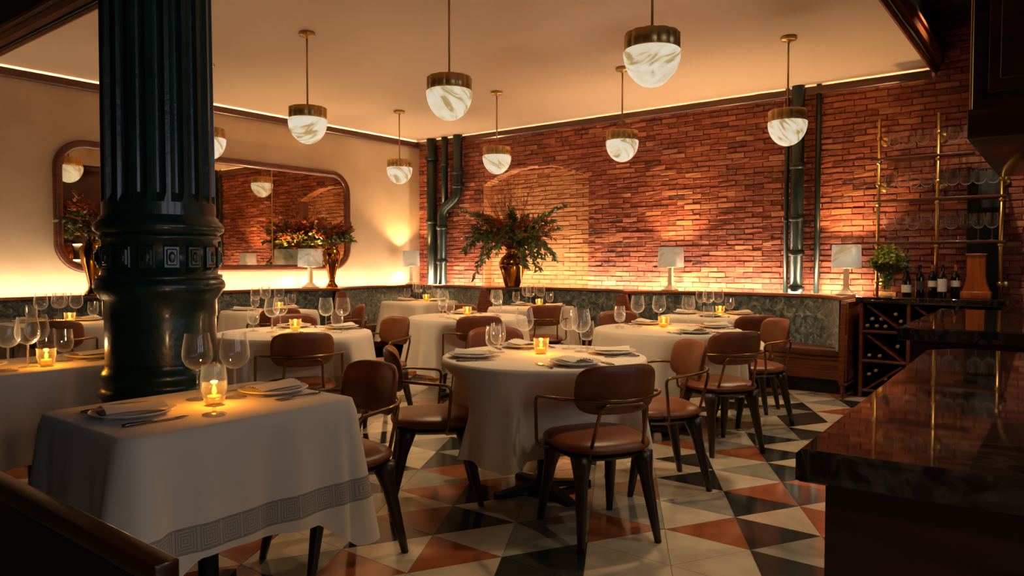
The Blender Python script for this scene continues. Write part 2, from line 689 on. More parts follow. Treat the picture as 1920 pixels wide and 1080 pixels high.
for a in ((-1.325, 2, 1, 'rust'), (-.91, 2, 1, 'grey'), (-1.54, 3, 1, 'grey'), (-1.13, 3, 1, 'cream'), (-1.33, 4, 1, 'rust'), (-1.74, 4, 1, 'black'), (-1.54, 5, 1, 'grey'),
          (-1.535, 2, 0, 'cream'), (-1.12, 2, 0, 'black'), (-1.33, 3, 0, 'black'), (-1.54, 4, 0, 'cream'), (-2.145, 0, 1, 'cream'), (-2.145, -1, 0, 'rust'), (-1.73, 0, 1, 'black'),
          (-1.935, 0, 0, 'grey'), (-2.35, 0, 0, 'black'), (-2.35, 1, 1, 'cream'), (-1.53, 1, 1, 'cream'), (-1.12, 1, 1, 'cream'), (-1.33, 5, 0, 'black'), (-1.12, 4, 0, 'black'), (-.92, 3, 0, 'rust')):
    known(*a)
trng = random.Random(11)
g = .0014
tile_mesh = {}
for upw in (1, 0):
    s_ = 1 if upw else -1
    tri = [(-TW / 2 + 1.7 * g, s_ * (-TH / 3 + g)), (TW / 2 - 1.7 * g, s_ * (-TH / 3 + g)), (0, s_ * (2 * TH / 3 - 2 * g))]
    if not upw:
        tri = tri[::-1]
    for k in TILE:
        mb = MB()
        n3 = [(x, y, 0) for x, y in tri] + [(x, y, -.006) for x, y in tri]
        mb.add(n3, [(0, 1, 2), (0, 3, 4, 1), (1, 4, 5, 2), (2, 5, 3, 0)])
        tile_mesh[(upw, k)] = mb.mesh('tile', TILE[k])
tiles = []
last = {}
for j in range(-15, 16):
    for i in range(-15, 18):
        for upw in (1, 0):
            xc = TX0 + i * TW + (TW / 2 if j % 2 else 0) + (TW / 2 if upw else TW)
            yc = TY0 + j * TH + (TH / 3 if upw else 2 * TH / 3)
            if not (XW < xc < XR - .2 and YF + .2 < yc < YW - .3):
                continue
            kk = (round((xc - TX0) / TW * 2), j, upw)
            c = KNOWN.get(kk)
            h = trng.random()
            if not c:
                if upw:
                    c = 'cream' if h < .36 else 'rust' if h < .58 else 'grey' if h < .82 else 'black'
                else:
                    c = ('cream' if h < .75 else 'grey') if (round((xc - TX0) / TW * 2) // 2 + j) % 2 else ('black' if h < .85 else 'rust')
                if c == last.get(j) and c in ('black', 'rust'):
                    c = 'cream'
            last[j] = c
            q = px((xc, yc, 0))
            vis = q and -20 < q[0] < 1640 and 700 < q[1] < 1130 and not (q[0] < 400)
            tiles.append(((q[2] if vis else 99), xc, yc, upw, c))
tiles.sort(key=lambda t: t[0])
rest = {k: MB() for k in TILE}
for n_, (d, xc, yc, upw, c) in enumerate(tiles):
    if n_ < 298 and d < 90:
        link('tile', tile_mesh[(upw, c)], floor, (xc, yc, 0))
    else:
        me = tile_mesh[(upw, c)]
        rest[c].add([(v.co.x + xc, v.co.y + yc, v.co.z) for v in me.vertices], [tuple(p.vertices) for p in me.polygons])
for c, mb in rest.items():
    o = mb.build('tile_field', TILE[c], floor)
    o['kind'] = 'stuff'

# ---- walls
wall_left = struct(MB().box(XW - .2, XW, YF, YW + .4, 0, ZO).build('wall_left', 'plaster'))
wall_right = struct(MB().box(XR, XR + .2, YF, YW + .4, 0, ZO).build('wall_right', 'dark_wall'))
wall_front = struct(MB().box(XW - .2, XR + .2, YF - .2, YF, 0, ZO).build('wall_front', 'dark_wall'))
for k, yc in enumerate((-1.0, 1.0, 3.0)):
    wn = struct(MB().box(XR - .05, XR, yc - .72, yc + .72, .85, .93).box(XR - .05, XR, yc - .72, yc + .72, 2.85, 2.93).box(XR - .05, XR, yc - .72, yc - .64, .93, 2.85).box(XR - .05, XR, yc + .64, yc + .72, .93, 2.85).build('window_%d' % (k + 1), 'mahogany'))
    MB().box(XR - .04, XR - .005, yc - .02, yc + .02, .93, 2.85).box(XR - .04, XR - .005, yc - .64, yc + .64, 2.2, 2.24).build('window_bars', 'mahogany', wn)
    for (a_, c_) in ((-.64, -.02), (.02, .64)):
        for (z0, z1) in ((.93, 2.2), (2.24, 2.85)):
            MB().box(XR - .02, XR - .012, yc + a_, yc + c_, z0, z1).build('pane', 'frosted_pane', wn)
NX0, NX1, NS, NRISE, ND = -6.768, -4.985, 2.40, .21, .18     # blocked-up arch in the brick wall
NC, NHW = (NX0 + NX1) / 2, (NX1 - NX0) / 2
NR = (NHW ** 2 + NRISE ** 2) / (2 * NRISE)
NZC = NS + NRISE - NR


def arch_half(z):
    if z <= NS:
        return NHW
    if z >= NS + NRISE:
        return 0
    return math.sqrt(max(0, NR ** 2 - (z - NZC) ** 2))


YM = YW + .010                                                # mortar plane
XZ = Matrix(((1, 0, 0, 0), (0, 0, 1, 0), (0, 1, 0, 0), (0, 0, 0, 1)))
arc = []
a0 = math.asin(NHW / NR)
for k in range(25):
    a = a0 - 2 * a0 * k / 24
    arc.append((NC + NR * math.sin(a), NZC + NR * math.cos(a)))
mb = MB()
mb.box(XW - .2, NX0, YM, YM + .4, 0, ZO)
mb.box(NX1, XR, YM, YM + .4, 0, ZO)
mb.prism([(NX0, ZO), (NX1, ZO)] + arc, YM, YM + .4, XZ)
mb.box(NX0, NX1, YM + ND, YM + .4, 0, ZO - .3)
mb.box(NX0, NX1, YM, YM + .3, 0, .9)
wall_back = struct(mb.build('wall_back', 'mortar'))
BP, CP, BL, BH = .205, .061, .2005, .0535                      # brick pitch, course pitch, brick length and height
brng = random.Random(5)


def brick_verts(l, h, d, rng, c=.005):
    j = lambda s=.0035: rng.uniform(-s, s)
    out = []
    for y, ins in ((0, 0), (-d + c, 0), (-d, c * 1.3)):
        for sx_, sz_ in ((-1, -1), (1, -1), (1, 1), (-1, 1)):
            out.append((sx_ * (l / 2 - ins) + j(), y + (j(.006) if y else 0), sz_ * (h / 2 - ins) + j(.003)))
    return out


BF = [(8, 9, 10, 11)] + [(a, (a + 1) % 4, (a + 1) % 4 + 4, a + 4) for a in range(4)] + [(a + 4, (a + 1) % 4 + 4, (a + 1) % 4 + 8, a + 8) for a in range(4)]
variants = [MB().add(brick_verts(BL, BH, .016 + brng.uniform(-.003, .007), brng), BF).mesh('brick', 'brick') for _ in range(9)]
field, pale = MB(), MB()
full = []


def row(x0, x1, z, y0, mbt, shift, depth, keep=None):
    x = x0 - BP + (shift % BP)
    while x < x1:
        a, c = max(x + (BP - BL) / 2, x0 + .003), min(x + BP - (BP - BL) / 2, x1 - .003)
        if c - a > .025:
            xm = (a + c) / 2
            if keep is not None and c - a > BL - .004:
                keep.append((xm, z))
            else:
                d = depth + brng.uniform(-.003, .006)
                mbt.add([(xm + p[0], y0 + p[1], z + p[2]) for p in brick_verts(c - a, BH, d, brng)], BF)
        x += BP


z = .90
k = 0
while z < ZO - .04:
    sh = (k % 2) * BP / 2 + brng.uniform(-.012, .012)
    xl = XW if z < 3.2 else -1.4
    hw = arch_half(z)
    if hw > .03 and xl < NX0:
        row(xl, NC - hw, z, YM, field, sh, .015, full)
        row(NC + hw, XR, z, YM, field, sh, .015, full)
        row(NC - hw, NC + hw, z, YM + ND, pale, sh + .05, .012)
        if z < NS:                                            # jamb headers that face the room's far side
            p = brick_verts(ND - .012, BH, .012, brng)
            pale.add([(NX0 - q[1], YM + ND / 2 + q[0], z + q[2]) for q in p], [f[::-1] for f in BF])
    else:
        row(xl, XR, z, YM, field, sh, .015, full)
    z += CP
    k += 1
for k in range(30):                                           # arch soffit headers
    a = a0 - 2 * a0 * (k + .5) / 30
    p = brick_verts(.055, ND - .012, .012, brng)
    pale.add([(NC + (NR + q[1]) * math.sin(a) + q[0] * math.cos(a), YM + ND / 2 + q[2], NZC + (NR + q[1]) * math.cos(a) - q[0] * math.sin(a)) for q in p], BF)
ranked = []
for xm, z in full:
    q = px((xm, YW, z))
    ok = q and 1120 < q[0] < 1925 and 20 < q[1] < 560 and not (q[0] > 1812 and q[1] < 340)
    ranked.append((q[2] if ok else 99, xm, z))
ranked.sort()
for n_, (d, xm, z) in enumerate(ranked):
    if n_ < 298 and d < 90:
        o = link('brick', variants[brng.randrange(9)], wall_back, (xm, YM, z))
    else:
        field.add([(xm + p[0], YM + p[1], z + p[2]) for p in brick_verts(BL, BH, .016 + brng.uniform(-.003, .007), brng)], BF)
field.build('brick_field', 'brick', wall_back)['kind'] = 'stuff'
pale.build('arch_infill_bricks', 'brick_pale', wall_back)['kind'] = 'stuff'

# ---- ceiling: lit panel, wooden edge, dark outer ceiling
ceiling = struct(MB().box(XW, XT, YT, YW + .2, ZC, ZC + .06).build('ceiling', 'ceiling_paint'))
mb = MB().box(XW - .2, XR + .2, YF - .2, YW + .4, ZO, ZO + .1)
struct(mb.build('ceiling_outer', 'dark_ceiling'))
mb = MB()
mb.box(XT, XT + .05, YT - .05, YW, ZC - .02, ZO)
mb.box(XW, XT + .05, YT - .05, YT, ZC - .02, ZO)
struct(mb.build('trim_1', 'dark_ceiling'))


def moulding(name, fn):
    """profile of two steps and a round, swept straight; fn maps (along 0..1, out, up)"""
    prof = [(0, -.045), (.018, -.05), (.034, -.03), (.034, -.012), (.05, 0), (.075, .03), (.085, .075), (.07, .1), (.09, .12), (.09, .15), (0, .15)]
    mb = MB()
    mb.grid(lambda u, v: fn(u, *prof[round(v * (len(prof) - 1))]), 1, len(prof) - 1, smooth=False)
    return struct(mb.build(name, 'trim_wood'))


moulding('trim_2', lambda u, o, h: (XT + o + .0, YT - .09 + u * (YW - YT + .09), ZC + h))
moulding('trim_3', lambda u, o, h: (XT + .09 - u * (XT - XW + .09), YT - o, ZC + h))
for nm, run in (('trim_4', lambda u, o, h: (XW + o, YT + u * (YW - YT), ZC + h)), ('trim_5', lambda u, o, h: (XW + u * (XT - XW), YW - .02 - o, ZC + h))):
    prof = [(0, -.10), (.05, -.10), (.06, -.09), (.06, -.02), (.05, -.02), (.05, -.088), (0, -.088)]
    struct(MB().grid(lambda u, v: run(u, *prof[round(v * 6)]), 1, 6, smooth=False).build(nm, 'walnut_x'))
cv = MB().box(XW + .008, XW + .034, YT + .05, YW - .08, ZC - .084, ZC - .078).build('cove_light_strip', 'cove_led')
tag(cv, 'thin warm light strip behind the crown moulding of the mirror wall', 'light strip')
cv = MB().box(XW + .08, XT - .05, YW - .054, YW - .028, ZC - .084, ZC - .078).build('cove_light_strip', 'cove_led_brick')
tag(cv, 'thin warm light strip behind the crown moulding of the brick wall', 'light strip')

# ---- low partition beside the entrance
t = thing('partition', 'dark low partition with a brown wooden cap before the rectangular table', 'partition', (-2.0, .56, 0))
MB().box(-1.6, .835, -.005, .02, 0, .765).build('panel', 'black_void', t)
MB().rbox(-1.6, .86, -.012, .03, .765, .80, r=.004, seg=2).build('cap', 'mahogany', t)
MB().rbox(.835, .86, -.01, .025, 0, .766, r=.004, seg=2).build('end_post', 'mahogany', t)

# ---- back bar further along the brick wall, seen in the mirror
t = thing('back_bar', 'pale stone back bar with lit bottle shelves, seen in the mirror', 'back bar', (3.0, YW - .02, 0))
MB().rbox(-1.5, 1.5, -.10, -.005, .95, 3.3, r=.01).build('stone_panel', 'alabaster_stand', t)
MB().rbox(-1.5, 1.5, -.60, 0, .0, .93, r=.01).build('counter_body', 'mahogany', t)
for z in (1.35, 1.75, 2.15):
    sh = MB().rbox(-1.45, 1.45, -.34, -.10, z, z + .03, r=.004).build('shelf_board', 'walnut_x', t)
    MB().box(-1.4, 1.4, -.13, -.115, z - .012, z - .001).build('shelf_light', 'cove_led', sh)

# ---- mirror on the plaster wall
MY0, MY1, MZ0, MZ1, MRAD = 2.93, 6.66, 1.175, 2.53, .30


def rrect(y0, y1, z0, z1, r, n=8):
    out = []
    for cy_, cz_, a in ((y1 - r, z1 - r, 0), (y0 + r, z1 - r, 90), (y0 + r, z0 + r, 180), (y1 - r, z0 + r, 270)):
        for k in range(n + 1):
            q = R(a + 90 * k / n)
            out.append((cy_ + r * math.cos(q), cz_ + r * math.sin(q)))
    return out


mir = thing('framed_mirror', 'long antiqued mirror with a rounded walnut frame on plaster wall', 'mirror', (XW, 4.8, MZ0))
fw_ = .08
mb = MB()
outer, inner = rrect(MY0, MY1, MZ0, MZ1, MRAD), rrect(MY0 + fw_, MY1 - fw_, MZ0 + fw_, MZ1 - fw_, MRAD - fw_)
n = len(outer)
rings = [(outer, 0), (outer, .035), ([(a * .8 + c * .2, b_ * .8 + d * .2) for (a, b_), (c, d) in zip(outer, inner)], .05), ([(a * .3 + c * .7, b_ * .3 + d * .7) for (a, b_), (c, d) in zip(outer, inner)], .05), (inner, .035), (inner, .008)]
mb.add([(x, y - 4.8, z - MZ0) for rg, x in rings for y, z in rg], [(r_ * n + i, r_ * n + (i + 1) % n, (r_ + 1) * n + (i + 1) % n, (r_ + 1) * n + i) for r_ in range(5) for i in range(n)], True)
mb.build('frame', 'walnut', mir)
cuts = [MY0 + .01, 4.20, 5.42, MY1 - .01]
for a, c in zip(cuts, cuts[1:]):
    pts = [(min(max(y, a + .002), c - .002), z) for y, z in inner]
    ded = [p for i, p in enumerate(pts) if (abs(p[0] - pts[i - 1][0]) + abs(p[1] - pts[i - 1][1])) > 1e-5]
    # keep only the outline of the clipped pane
    if a > MY0 + .1 and c < MY1 - .1:
        ded = [(c - .002, MZ1 - fw_), (a + .002, MZ1 - fw_), (a + .002, MZ0 + fw_), (c - .002, MZ0 + fw_)]
    else:
        lo = min(p[0] for p in inner)
        side = [p for p in inner if a <= p[0] <= c]
        if a < MY0 + .1:
            ded = [(c - .002, MZ1 - fw_)] + side + [(c - .002, MZ0 + fw_)]
        else:
            bot = [p for p in side if p[1] < 1.8]
            top = [p for p in side if p[1] >= 1.8]
            ded = [(a + .002, MZ0 + fw_)] + sorted(bot, key=lambda p: (p[0], p[1])) + sorted(top, key=lambda p: (-p[0], p[1])) + [(a + .002, MZ1 - fw_)]
    m2 = MB()
    kx = len(ded)
    m2.add([(.012, y - 4.8, z - MZ0) for y, z in ded] + [(.004, y - 4.8, z - MZ0) for y, z in ded], [tuple(range(kx)), tuple(range(2 * kx - 1, kx - 1, -1))] + [(i, (i + 1) % kx, kx + (i + 1) % kx, kx + i) for i in range(kx)])
    m2.build('mirror_pane', 'mirror', mir)

for a in cuts[1:3]:
    MB().box(.012, .016, a - 4.8 - .006, a - 4.8 + .006, fw_, MZ1 - MZ0 - fw_).build('pane_seam', 'brass', mir)

# ---- fluted cast-iron column
COLX, COLY = -3.48, 1.73
t = thing('column', 'fluted dark green cast-iron column beside the near tables', 'column', (COLX, COLY, 0))
RS = .245
flute = []
NFL = 20
mb = MB()
prof_n = NFL * 8


def shaft(u, v):
    z = 1.50 + v * (ZO - 1.50)
    a = 2 * math.pi * u
    ph = (u * NFL) % 1
    d = 0
    if .14 < ph < .86:
        d = math.sqrt(max(0, 1 - ((ph - .5) / .36) ** 2)) * .026
    fade = 1 if z > 1.56 else 0
    r = RS + .004 - d * fade - .012 * (z - 1.5) / 2
    return (r * math.cos(a), r * math.sin(a), z)


zs = [1.50, 1.535, 1.555, 1.557, 1.6, 2.2, 2.8, ZO]
mb.grid(lambda u, v: shaft(u, (zs[round(v * 7)] - 1.5) / (ZO - 1.5)), prof_n, 7, smooth=False, wrap=True)
mb.build('fluted_shaft', 'green_iron', t)
MB().lathe([(.25, 1.40), (.262, 1.415), (.284, 1.43), (.288, 1.45), (.276, 1.47), (.262, 1.482), (.262, 1.49), (.249, 1.50), (.249, 1.505)], 64).build('upper_moulding', 'green_iron', t)
MB().lathe([(.266, 1.20), (.276, 1.203), (.276, 1.22), (.255, 1.225), (.255, 1.385), (.27, 1.39), (.27, 1.405), (.25, 1.41)], 64).build('frieze_band', 'green_iron', t)
pan = MB()
pan.rbox(-.034, .034, -.01, .004, -.05, .05, r=.004, seg=1)
pan.rbox(-.024, .024, -.016, .004, -.038, .038, r=.006, seg=1)
pan.pillow(.016, .026, .012, 2.2, lambda x, y, z: (x, -.014 + (-z * .8), y), 4, 12)
pm = pan.mesh('frieze_panel', 'green_iron')
for k in range(16):
    a = 2 * math.pi * k / 16 + .1
    o = link('frieze_panel', pm, t, (.258 * math.cos(a), .258 * math.sin(a), 1.305), a + math.pi / 2)
MB().lathe([(.25, 1.02), (.25, 1.10), (.262, 1.115), (.27, 1.13), (.286, 1.15), (.29, 1.17), (.284, 1.19), (.268, 1.205)], 64).build('lower_moulding', 'green_iron', t)
MB().lathe([(.245, .80), (.245, 1.03)], 64).build('drum', 'green_iron', t)
MB().lathe([(.262, .60), (.262, .64), (.278, .655), (.278, .675), (.262, .69), (.25, .71), (.262, .73), (.266, .75), (.258, .77), (.245, .785), (.245, .81)], 64).build('ring_moulding', 'green_iron', t)
MB().lathe([(.0, 0), (.34, 0), (.34, .10), (.30, .13), (.275, .16), (.265, .2), (.262, .60)], 64).build('base', 'green_iron', t)


# ---- wall pipes
def pipe(label, pts, r, collars=(), rad=.06):
    t = thing('drain_pipe', label, 'pipe', (pts[0][0], pts[0][1], pts[0][2]), 0, 'green pipes on the brick wall')
    b0 = Vector(pts[0])
    MB().tube([Vector(p) - b0 for p in (fillet(pts, rad) if len(pts) > 2 else pts)], r, 16).build('pipe_run', 'green_pipe', t)
    for c in collars:
        MB().lathe([(r, -.03), (r * 1.25, -.025), (r * 1.25, .025), (r, .03)], 16).build('collar', 'green_pipe', t, Vector(c) - b0)
    return t


YP = YW - .10
pipe('straight dark green pipe nearest the plaster wall corner', [(-7.69, YP, ZL), (-7.69, YP, ZC)], .075, [(-7.69, YP, 1.9), (-7.69, YP, 2.85)])
pipe('short dark green pipe merging into the crooked pipe run', [(-7.42, YP, 2.12), (-7.42, YP, ZC)], .05, [(-7.42, YP, 2.75)])
pipe('dark green pipe with an elbow bend near the corner', [(-7.46, YP - .02, ZL), (-7.46, YP - .02, 2.06), (-7.14, YP - .02, 2.25), (-7.14, YP - .02, ZC)], .07, [(-7.46, YP - .02, 1.3), (-7.46, YP - .02, 1.8), (-7.14, YP - .02, 2.6), (-7.14, YP - .02, 2.4)], .12)
pipe('thin dark green pipe left of thick pipe by the ledge lamp', [(-2.46, YW - .05, ZL), (-2.46, YW - .05, ZC)], .024, [(-2.46, YW - .05, 1.75)])
pipe('thick dark green drainpipe by the ledge lamp', [(-2.335, YP, ZL), (-2.335, YP, ZC)], .066, [(-2.335, YP, 1.0), (-2.335, YP, 1.38), (-2.335, YP, 1.75), (-2.335, YP, 2.3)])
pipe('thin dark green pipe nearest the brass shelves', [(-2.14, YW - .05, ZL), (-2.14, YW - .05, ZC)], .028, [])

# ================================================================== BOOTHS
# unrolled wall line: left wall upwards, rounded corner, brick wall to the right
RC = .55


def wall_pt(s):
    """s runs from Y=YF0 on the left wall round the corner to the right; returns point and inward normal"""
    L1 = YW - RC - 1.2
    Lc = RC * math.pi / 2
    if s < L1:
        return (XW, 1.2 + s), (1, 0)
    if s < L1 + Lc:
        a = (s - L1) / RC
        return (XW + RC - RC * math.cos(a), YW - RC + RC * math.sin(a)), (math.cos(a), -math.sin(a))
    return (XW + RC + s - L1 - Lc, YW), (0, -1)


L1_ = YW - RC - 1.2
LC_ = RC * math.pi / 2


def s_left(y):
    return y - 1.2


def s_back(x):
    return L1_ + LC_ + (x - XW - RC)


S_CUSP = [s_left(1.3), s_left(3.55), s_left(5.85), s_back(-6.05), s_back(-4.02), s_back(-1.72)]
DC, DM = .80, .26


def depth(s):
    for a, c in zip(S_CUSP, S_CUSP[1:]):
        if a <= s <= c:
            t_ = abs(2 * (s - a) / (c - a) - 1)
            return DM + (DC - DM) * t_ ** 5
    return DC


def along(a, c, n):
    return [a + (c - a) * i / n for i in range(n + 1)]


def off(s, d):
    p, nn = wall_pt(s)
    return p[0] + nn[0] * d, p[1] + nn[1] * d


# ledge: one continuous walnut top with a slot for the light strip along the wall
mb = MB()
ss = []
for a, c in zip(S_CUSP, S_CUSP[1:]):
    ss += along(a, c, 36)[:-1]
ss.append(S_CUSP[-1])
NS_ = len(ss)
P4 = []
for s_ in ss:
    d = depth(s_)
    P4 += [(*off(s_, .185), ZL), (*off(s_, d), ZL), (*off(s_, d + .006), ZL - .008), (*off(s_, d + .006), ZL - .026), (*off(s_, d - .01), ZL - .034), (*off(s_, .006), ZL - .034), (*off(s_, .006), ZL - .028), (*off(s_, .185), ZL - .028)]
F4 = [(i * 8 + k, i * 8 + (k + 1) % 8, (i + 1) * 8 + (k + 1) % 8, (i + 1) * 8 + k) for i in range(NS_ - 1) for k in range(8)]
F4 = [f[::-1] for f in F4] + [tuple(range(8)), tuple((NS_ - 1) * 8 + k for k in range(7, -1, -1))]
mb.add(P4, F4)
# fill of the square room corner behind the rounded slot
o = mb.build('booth_ledge', 'trim_wood')
tag(o, 'continuous scalloped walnut ledge running behind all the booths', 'ledge')
for sa, sb, mm, lb in ((S_CUSP[0], L1_ + LC_ / 2, 'led_plaster', 'warm light strip glowing along the plaster wall behind the ledge'), (L1_ + LC_ / 2, S_CUSP[-1], 'led', 'warm light strip glowing along the brick wall behind the ledge')):
    mb = MB()
    segs = along(sa, sb, 60)
    pts = []
    for s_ in segs:
        pts += [(*off(s_, .135), ZL - .012), (*off(s_, .172), ZL - .012), (*off(s_, .172), ZL - .026), (*off(s_, .135), ZL - .026)]
    mb.add(pts, [(i * 4 + k, (i + 1) * 4 + k, (i + 1) * 4 + (k + 1) % 4, i * 4 + (k + 1) % 4) for i in range(len(segs) - 1) for k in range(4)])
    tag(mb.build('ledge_light_strip', mm), lb, 'light strip')
# corner block that closes the square corner under the rounded slot
o = MB().prism([(XW, YW), (XW, YW - RC)] + [wall_pt(L1_ + LC_ * k / 8)[0] for k in range(1, 8)] + [(XW + RC, YW)], .0, ZL - .03).build('corner_block', 'walnut')
o.parent = bpy.data.objects['booth_ledge']

BOOTHS = ['mirror-wall booth beyond the green column', 'mirror-wall booth next to the corner booth', 'corner booth', 'brick-wall booth under the branch vase', 'brick-wall booth that ends at the wine rack']
for bi, (a, c) in enumerate(zip(S_CUSP, S_CUSP[1:])):
    mid = off((a + c) / 2, .4)
    t = thing('banquette', 'floral velvet banquette with brown leather seat, ' + BOOTHS[bi], 'banquette', (mid[0], mid[1], 0), 0, 'banquettes in the scalloped booths')
    e = .035
    sl = along(a + e, c - e, 40)
    rel = lambda s_, d, z: (off(s_, d)[0] - mid[0], off(s_, d)[1] - mid[1], z)
    mb = MB()

    def backp(u, v):
        s_ = sl[round(u * 40)]
        d = depth(s_) - .02
        z = ZL - .034 - v * (ZL - .034 - .43)
        tk = min(1, (s_ - a) / .35, (c - s_) / .35)
        return rel(s_, d + .10 * v * tk + .018 * math.sin(math.pi * min(1, v * 1.0)) * tk, z)
    mb.grid(backp, 40, 8)
    mb.build('backrest', 'velvet', t)
    mb = MB()

    def seatp(u, v):
        s_ = sl[round(u * 40)]
        d0 = min(depth(s_) + .03, .64)
        d1 = .66
        k_ = v * 9
        ring = [(d0, .40), (d0, .455), (d0 + (d1 - d0) * .3, .462), (d0 + (d1 - d0) * .7, .464), (d1 - .03, .46), (d1 - .006, .45), (d1, .43), (d1, .39), (d1 - .01, .375), (d0, .375)]
        q = ring[round(k_)]
        return rel(s_, q[0], q[1])
    mb.grid(seatp, 40, 9)
    mb.build('seat', 'leather_dark', t)
    mb = MB()

    def basep(u, v):
        s_ = sl[round(u * 40)]
        d1 = .64
        ring = [(.1, .372), (d1, .372), (d1, .34), (d1 - .012, .33), (d1 - .012, .23), (d1 + .006, .225), (d1 + .006, .15), (.1, .15)]
        q = ring[round(v * 7)]
        return rel(s_, q[0], q[1])
    mb.grid(basep, 40, 7, smooth=False)
    mb.build('base', 'walnut_x', t)
    mb = MB()

    def plinth(u, v):
        s_ = sl[round(u * 40)]
        d1 = .55
        return rel(s_, (d1, d1)[round(v)], (.15, 0)[round(v)])
    mb.grid(plinth, 40, 1)
    mb.build('plinth', 'black_void', t)

# wedge-shaped wooden ends between the booths
WL = ['by the column, mirror wall', 'between mirror-wall booth and corner booth', 'between the corner booth and branch-vase booth', 'between the branch-vase booth and wine-rack booth']
for k, s_ in enumerate(S_CUSP[1:5]):
    p, nn = wall_pt(s_)
    t = thing('booth_divider', ['wedge-shaped walnut divider end on mirror wall, behind the green column', 'wedge-shaped walnut divider end between mirror-wall booth and corner booth', 'wedge-shaped walnut divider end between corner booth and branch-vase booth', 'wedge-shaped walnut divider end between branch-vase booth and end booth'][k],
              'divider', (p[0] + nn[0] * (DC + .02), p[1] + nn[1] * (DC + .02), 0), math.atan2(nn[0], -nn[1]), 'walnut divider ends between booths')
    MB().prism([(-.19, .15), (.19, .15), (.175, .46), (.05, ZL - .034), (-.05, ZL - .034), (-.175, .46)], -.02, .03, XZ).build('wedge_panel', 'walnut', t)
    MB().lathe([(0, 0), (.016, 0), (.026, .15), (0, .15)], 10).build('leg', 'walnut', t, (0, .005, 0))
# closed end of the last booth, seen from its side
t = thing('booth_end_panel', 'panelled walnut end of the booth beside the wine rack', 'booth end', (-1.72, YW, 0))
prof = [(-.02, .15), (-.02, ZL - .034), (-.78, ZL - .034), (-.80, ZL - .06), (-.83, .60), (-.85, .15)]
YZ = Matrix(((0, 0, 1, 0), (1, 0, 0, 0), (0, 1, 0, 0), (0, 0, 0, 1)))
MB().prism(prof, 0, .05, YZ).build('end_board', 'walnut', t)
mb = MB()
mb.rbox(.045, .068, -.80, -.10, .17, .25, r=.006)
mb.rbox(.045, .068, -.76, -.10, .84, .915, r=.006)
mb.rbox(.045, .068, -.83, -.745, .17, .60, r=.006)
mb.rbox(.045, .068, -.80, -.72, .58, .915, r=.006)
mb.rbox(.045, .068, -.14, -.06, .17, .915, r=.006)
mb.build('panel_frame', 'walnut', t)
MB().rbox(.0, .075, -.84, -.05, .135, .155, r=.005).build('bottom_rail', 'walnut_x', t)
MB().tube([(.03, -.80, .15), (.03, -.80, 0)], [.026, .016], 12).build('leg', 'walnut', t)

# ================================================================== TABLES
TABLES = {
    'near': ('rect', (-2.50, 1.40), 'the rectangular table in front of the column'),
    'side': ('rect', (-4.215, 1.43), 'the rectangular table past the column'),
    'bar': ('round', (-2.33, 3.30), 'the round table nearest the bar'),
    'rack': ('round', (-2.52, 5.25), 'the round table before the wine-rack booth'),
    'vase': ('round', (-4.60, 5.25), 'the round table before the branch-vase booth'),
    'mirror': ('round', (-4.60, 3.28), 'the round table behind the column'),
    'endbooth': ('square', (-2.85, 6.90), 'the square table in the wine-rack booth'),
    'corner': ('square', (-6.98, 6.98), 'the square table in the corner booth'),
    'vasebooth': ('square', (-5.05, 6.90), 'the square table in the branch-vase booth'),
    'mirrorbooth': ('square', (-6.92, 4.62), 'the square table in the mirror booth by the corner'),
    'leftbooth': ('square', (-6.93, 2.55), 'the square table in the mirror booth past the column'),
}
RT = .56                                   # round table radius
DIM = {'rect': (.325, .43), 'square': (.37, .37)}


def outline(kind, u):
    """table edge point, outward normal at u in 0..1, and corner-ness"""
    if kind == 'round':
        a = 2 * math.pi * u
        c = max(abs(math.cos(a + .5)), abs(math.sin(a + .5)))
        return (RT * math.cos(a), RT * math.sin(a)), (math.cos(a), math.sin(a)), (1 / c - 1) / .414
    hx, hy = DIM[kind]
    r = .05
    per = [2 * (hy - r), math.pi * r / 2, 2 * (hx - r), math.pi * r / 2] * 2
    d = u * sum(per)
    k = 0
    while k < 7 and d > per[k]:
        d -= per[k]
        k += 1
    t_ = d / per[k]
    cs = [(hx, 0, 1, 0), None, (0, hy, 0, 1), None, (-hx, 0, -1, 0), None, (0, -hy, 0, -1), None]
    if k % 2 == 0:
        nx, ny = cs[k][2], cs[k][3]
        if nx:
            return (cs[k][0], nx * (-(hy - r) + t_ * 2 * (hy - r))), (nx, ny), max(0, abs(2 * t_ - 1) - .6) * 2.4
        return (-ny * (-(hx - r) + t_ * 2 * (hx - r)), cs[k][1]), (nx, ny), max(0, abs(2 * t_ - 1) - .6) * 2.4
    sx_, sy_ = [(1, 1), (-1, 1), (-1, -1), (1, -1)][k // 2]
    a = math.atan2(sy_, sx_) - math.pi / 4 + t_ * math.pi / 2
    return (sx_ * (hx - r) + r * math.cos(a), sy_ * (hy - r) + r * math.sin(a)), (math.cos(a), math.sin(a)), 1


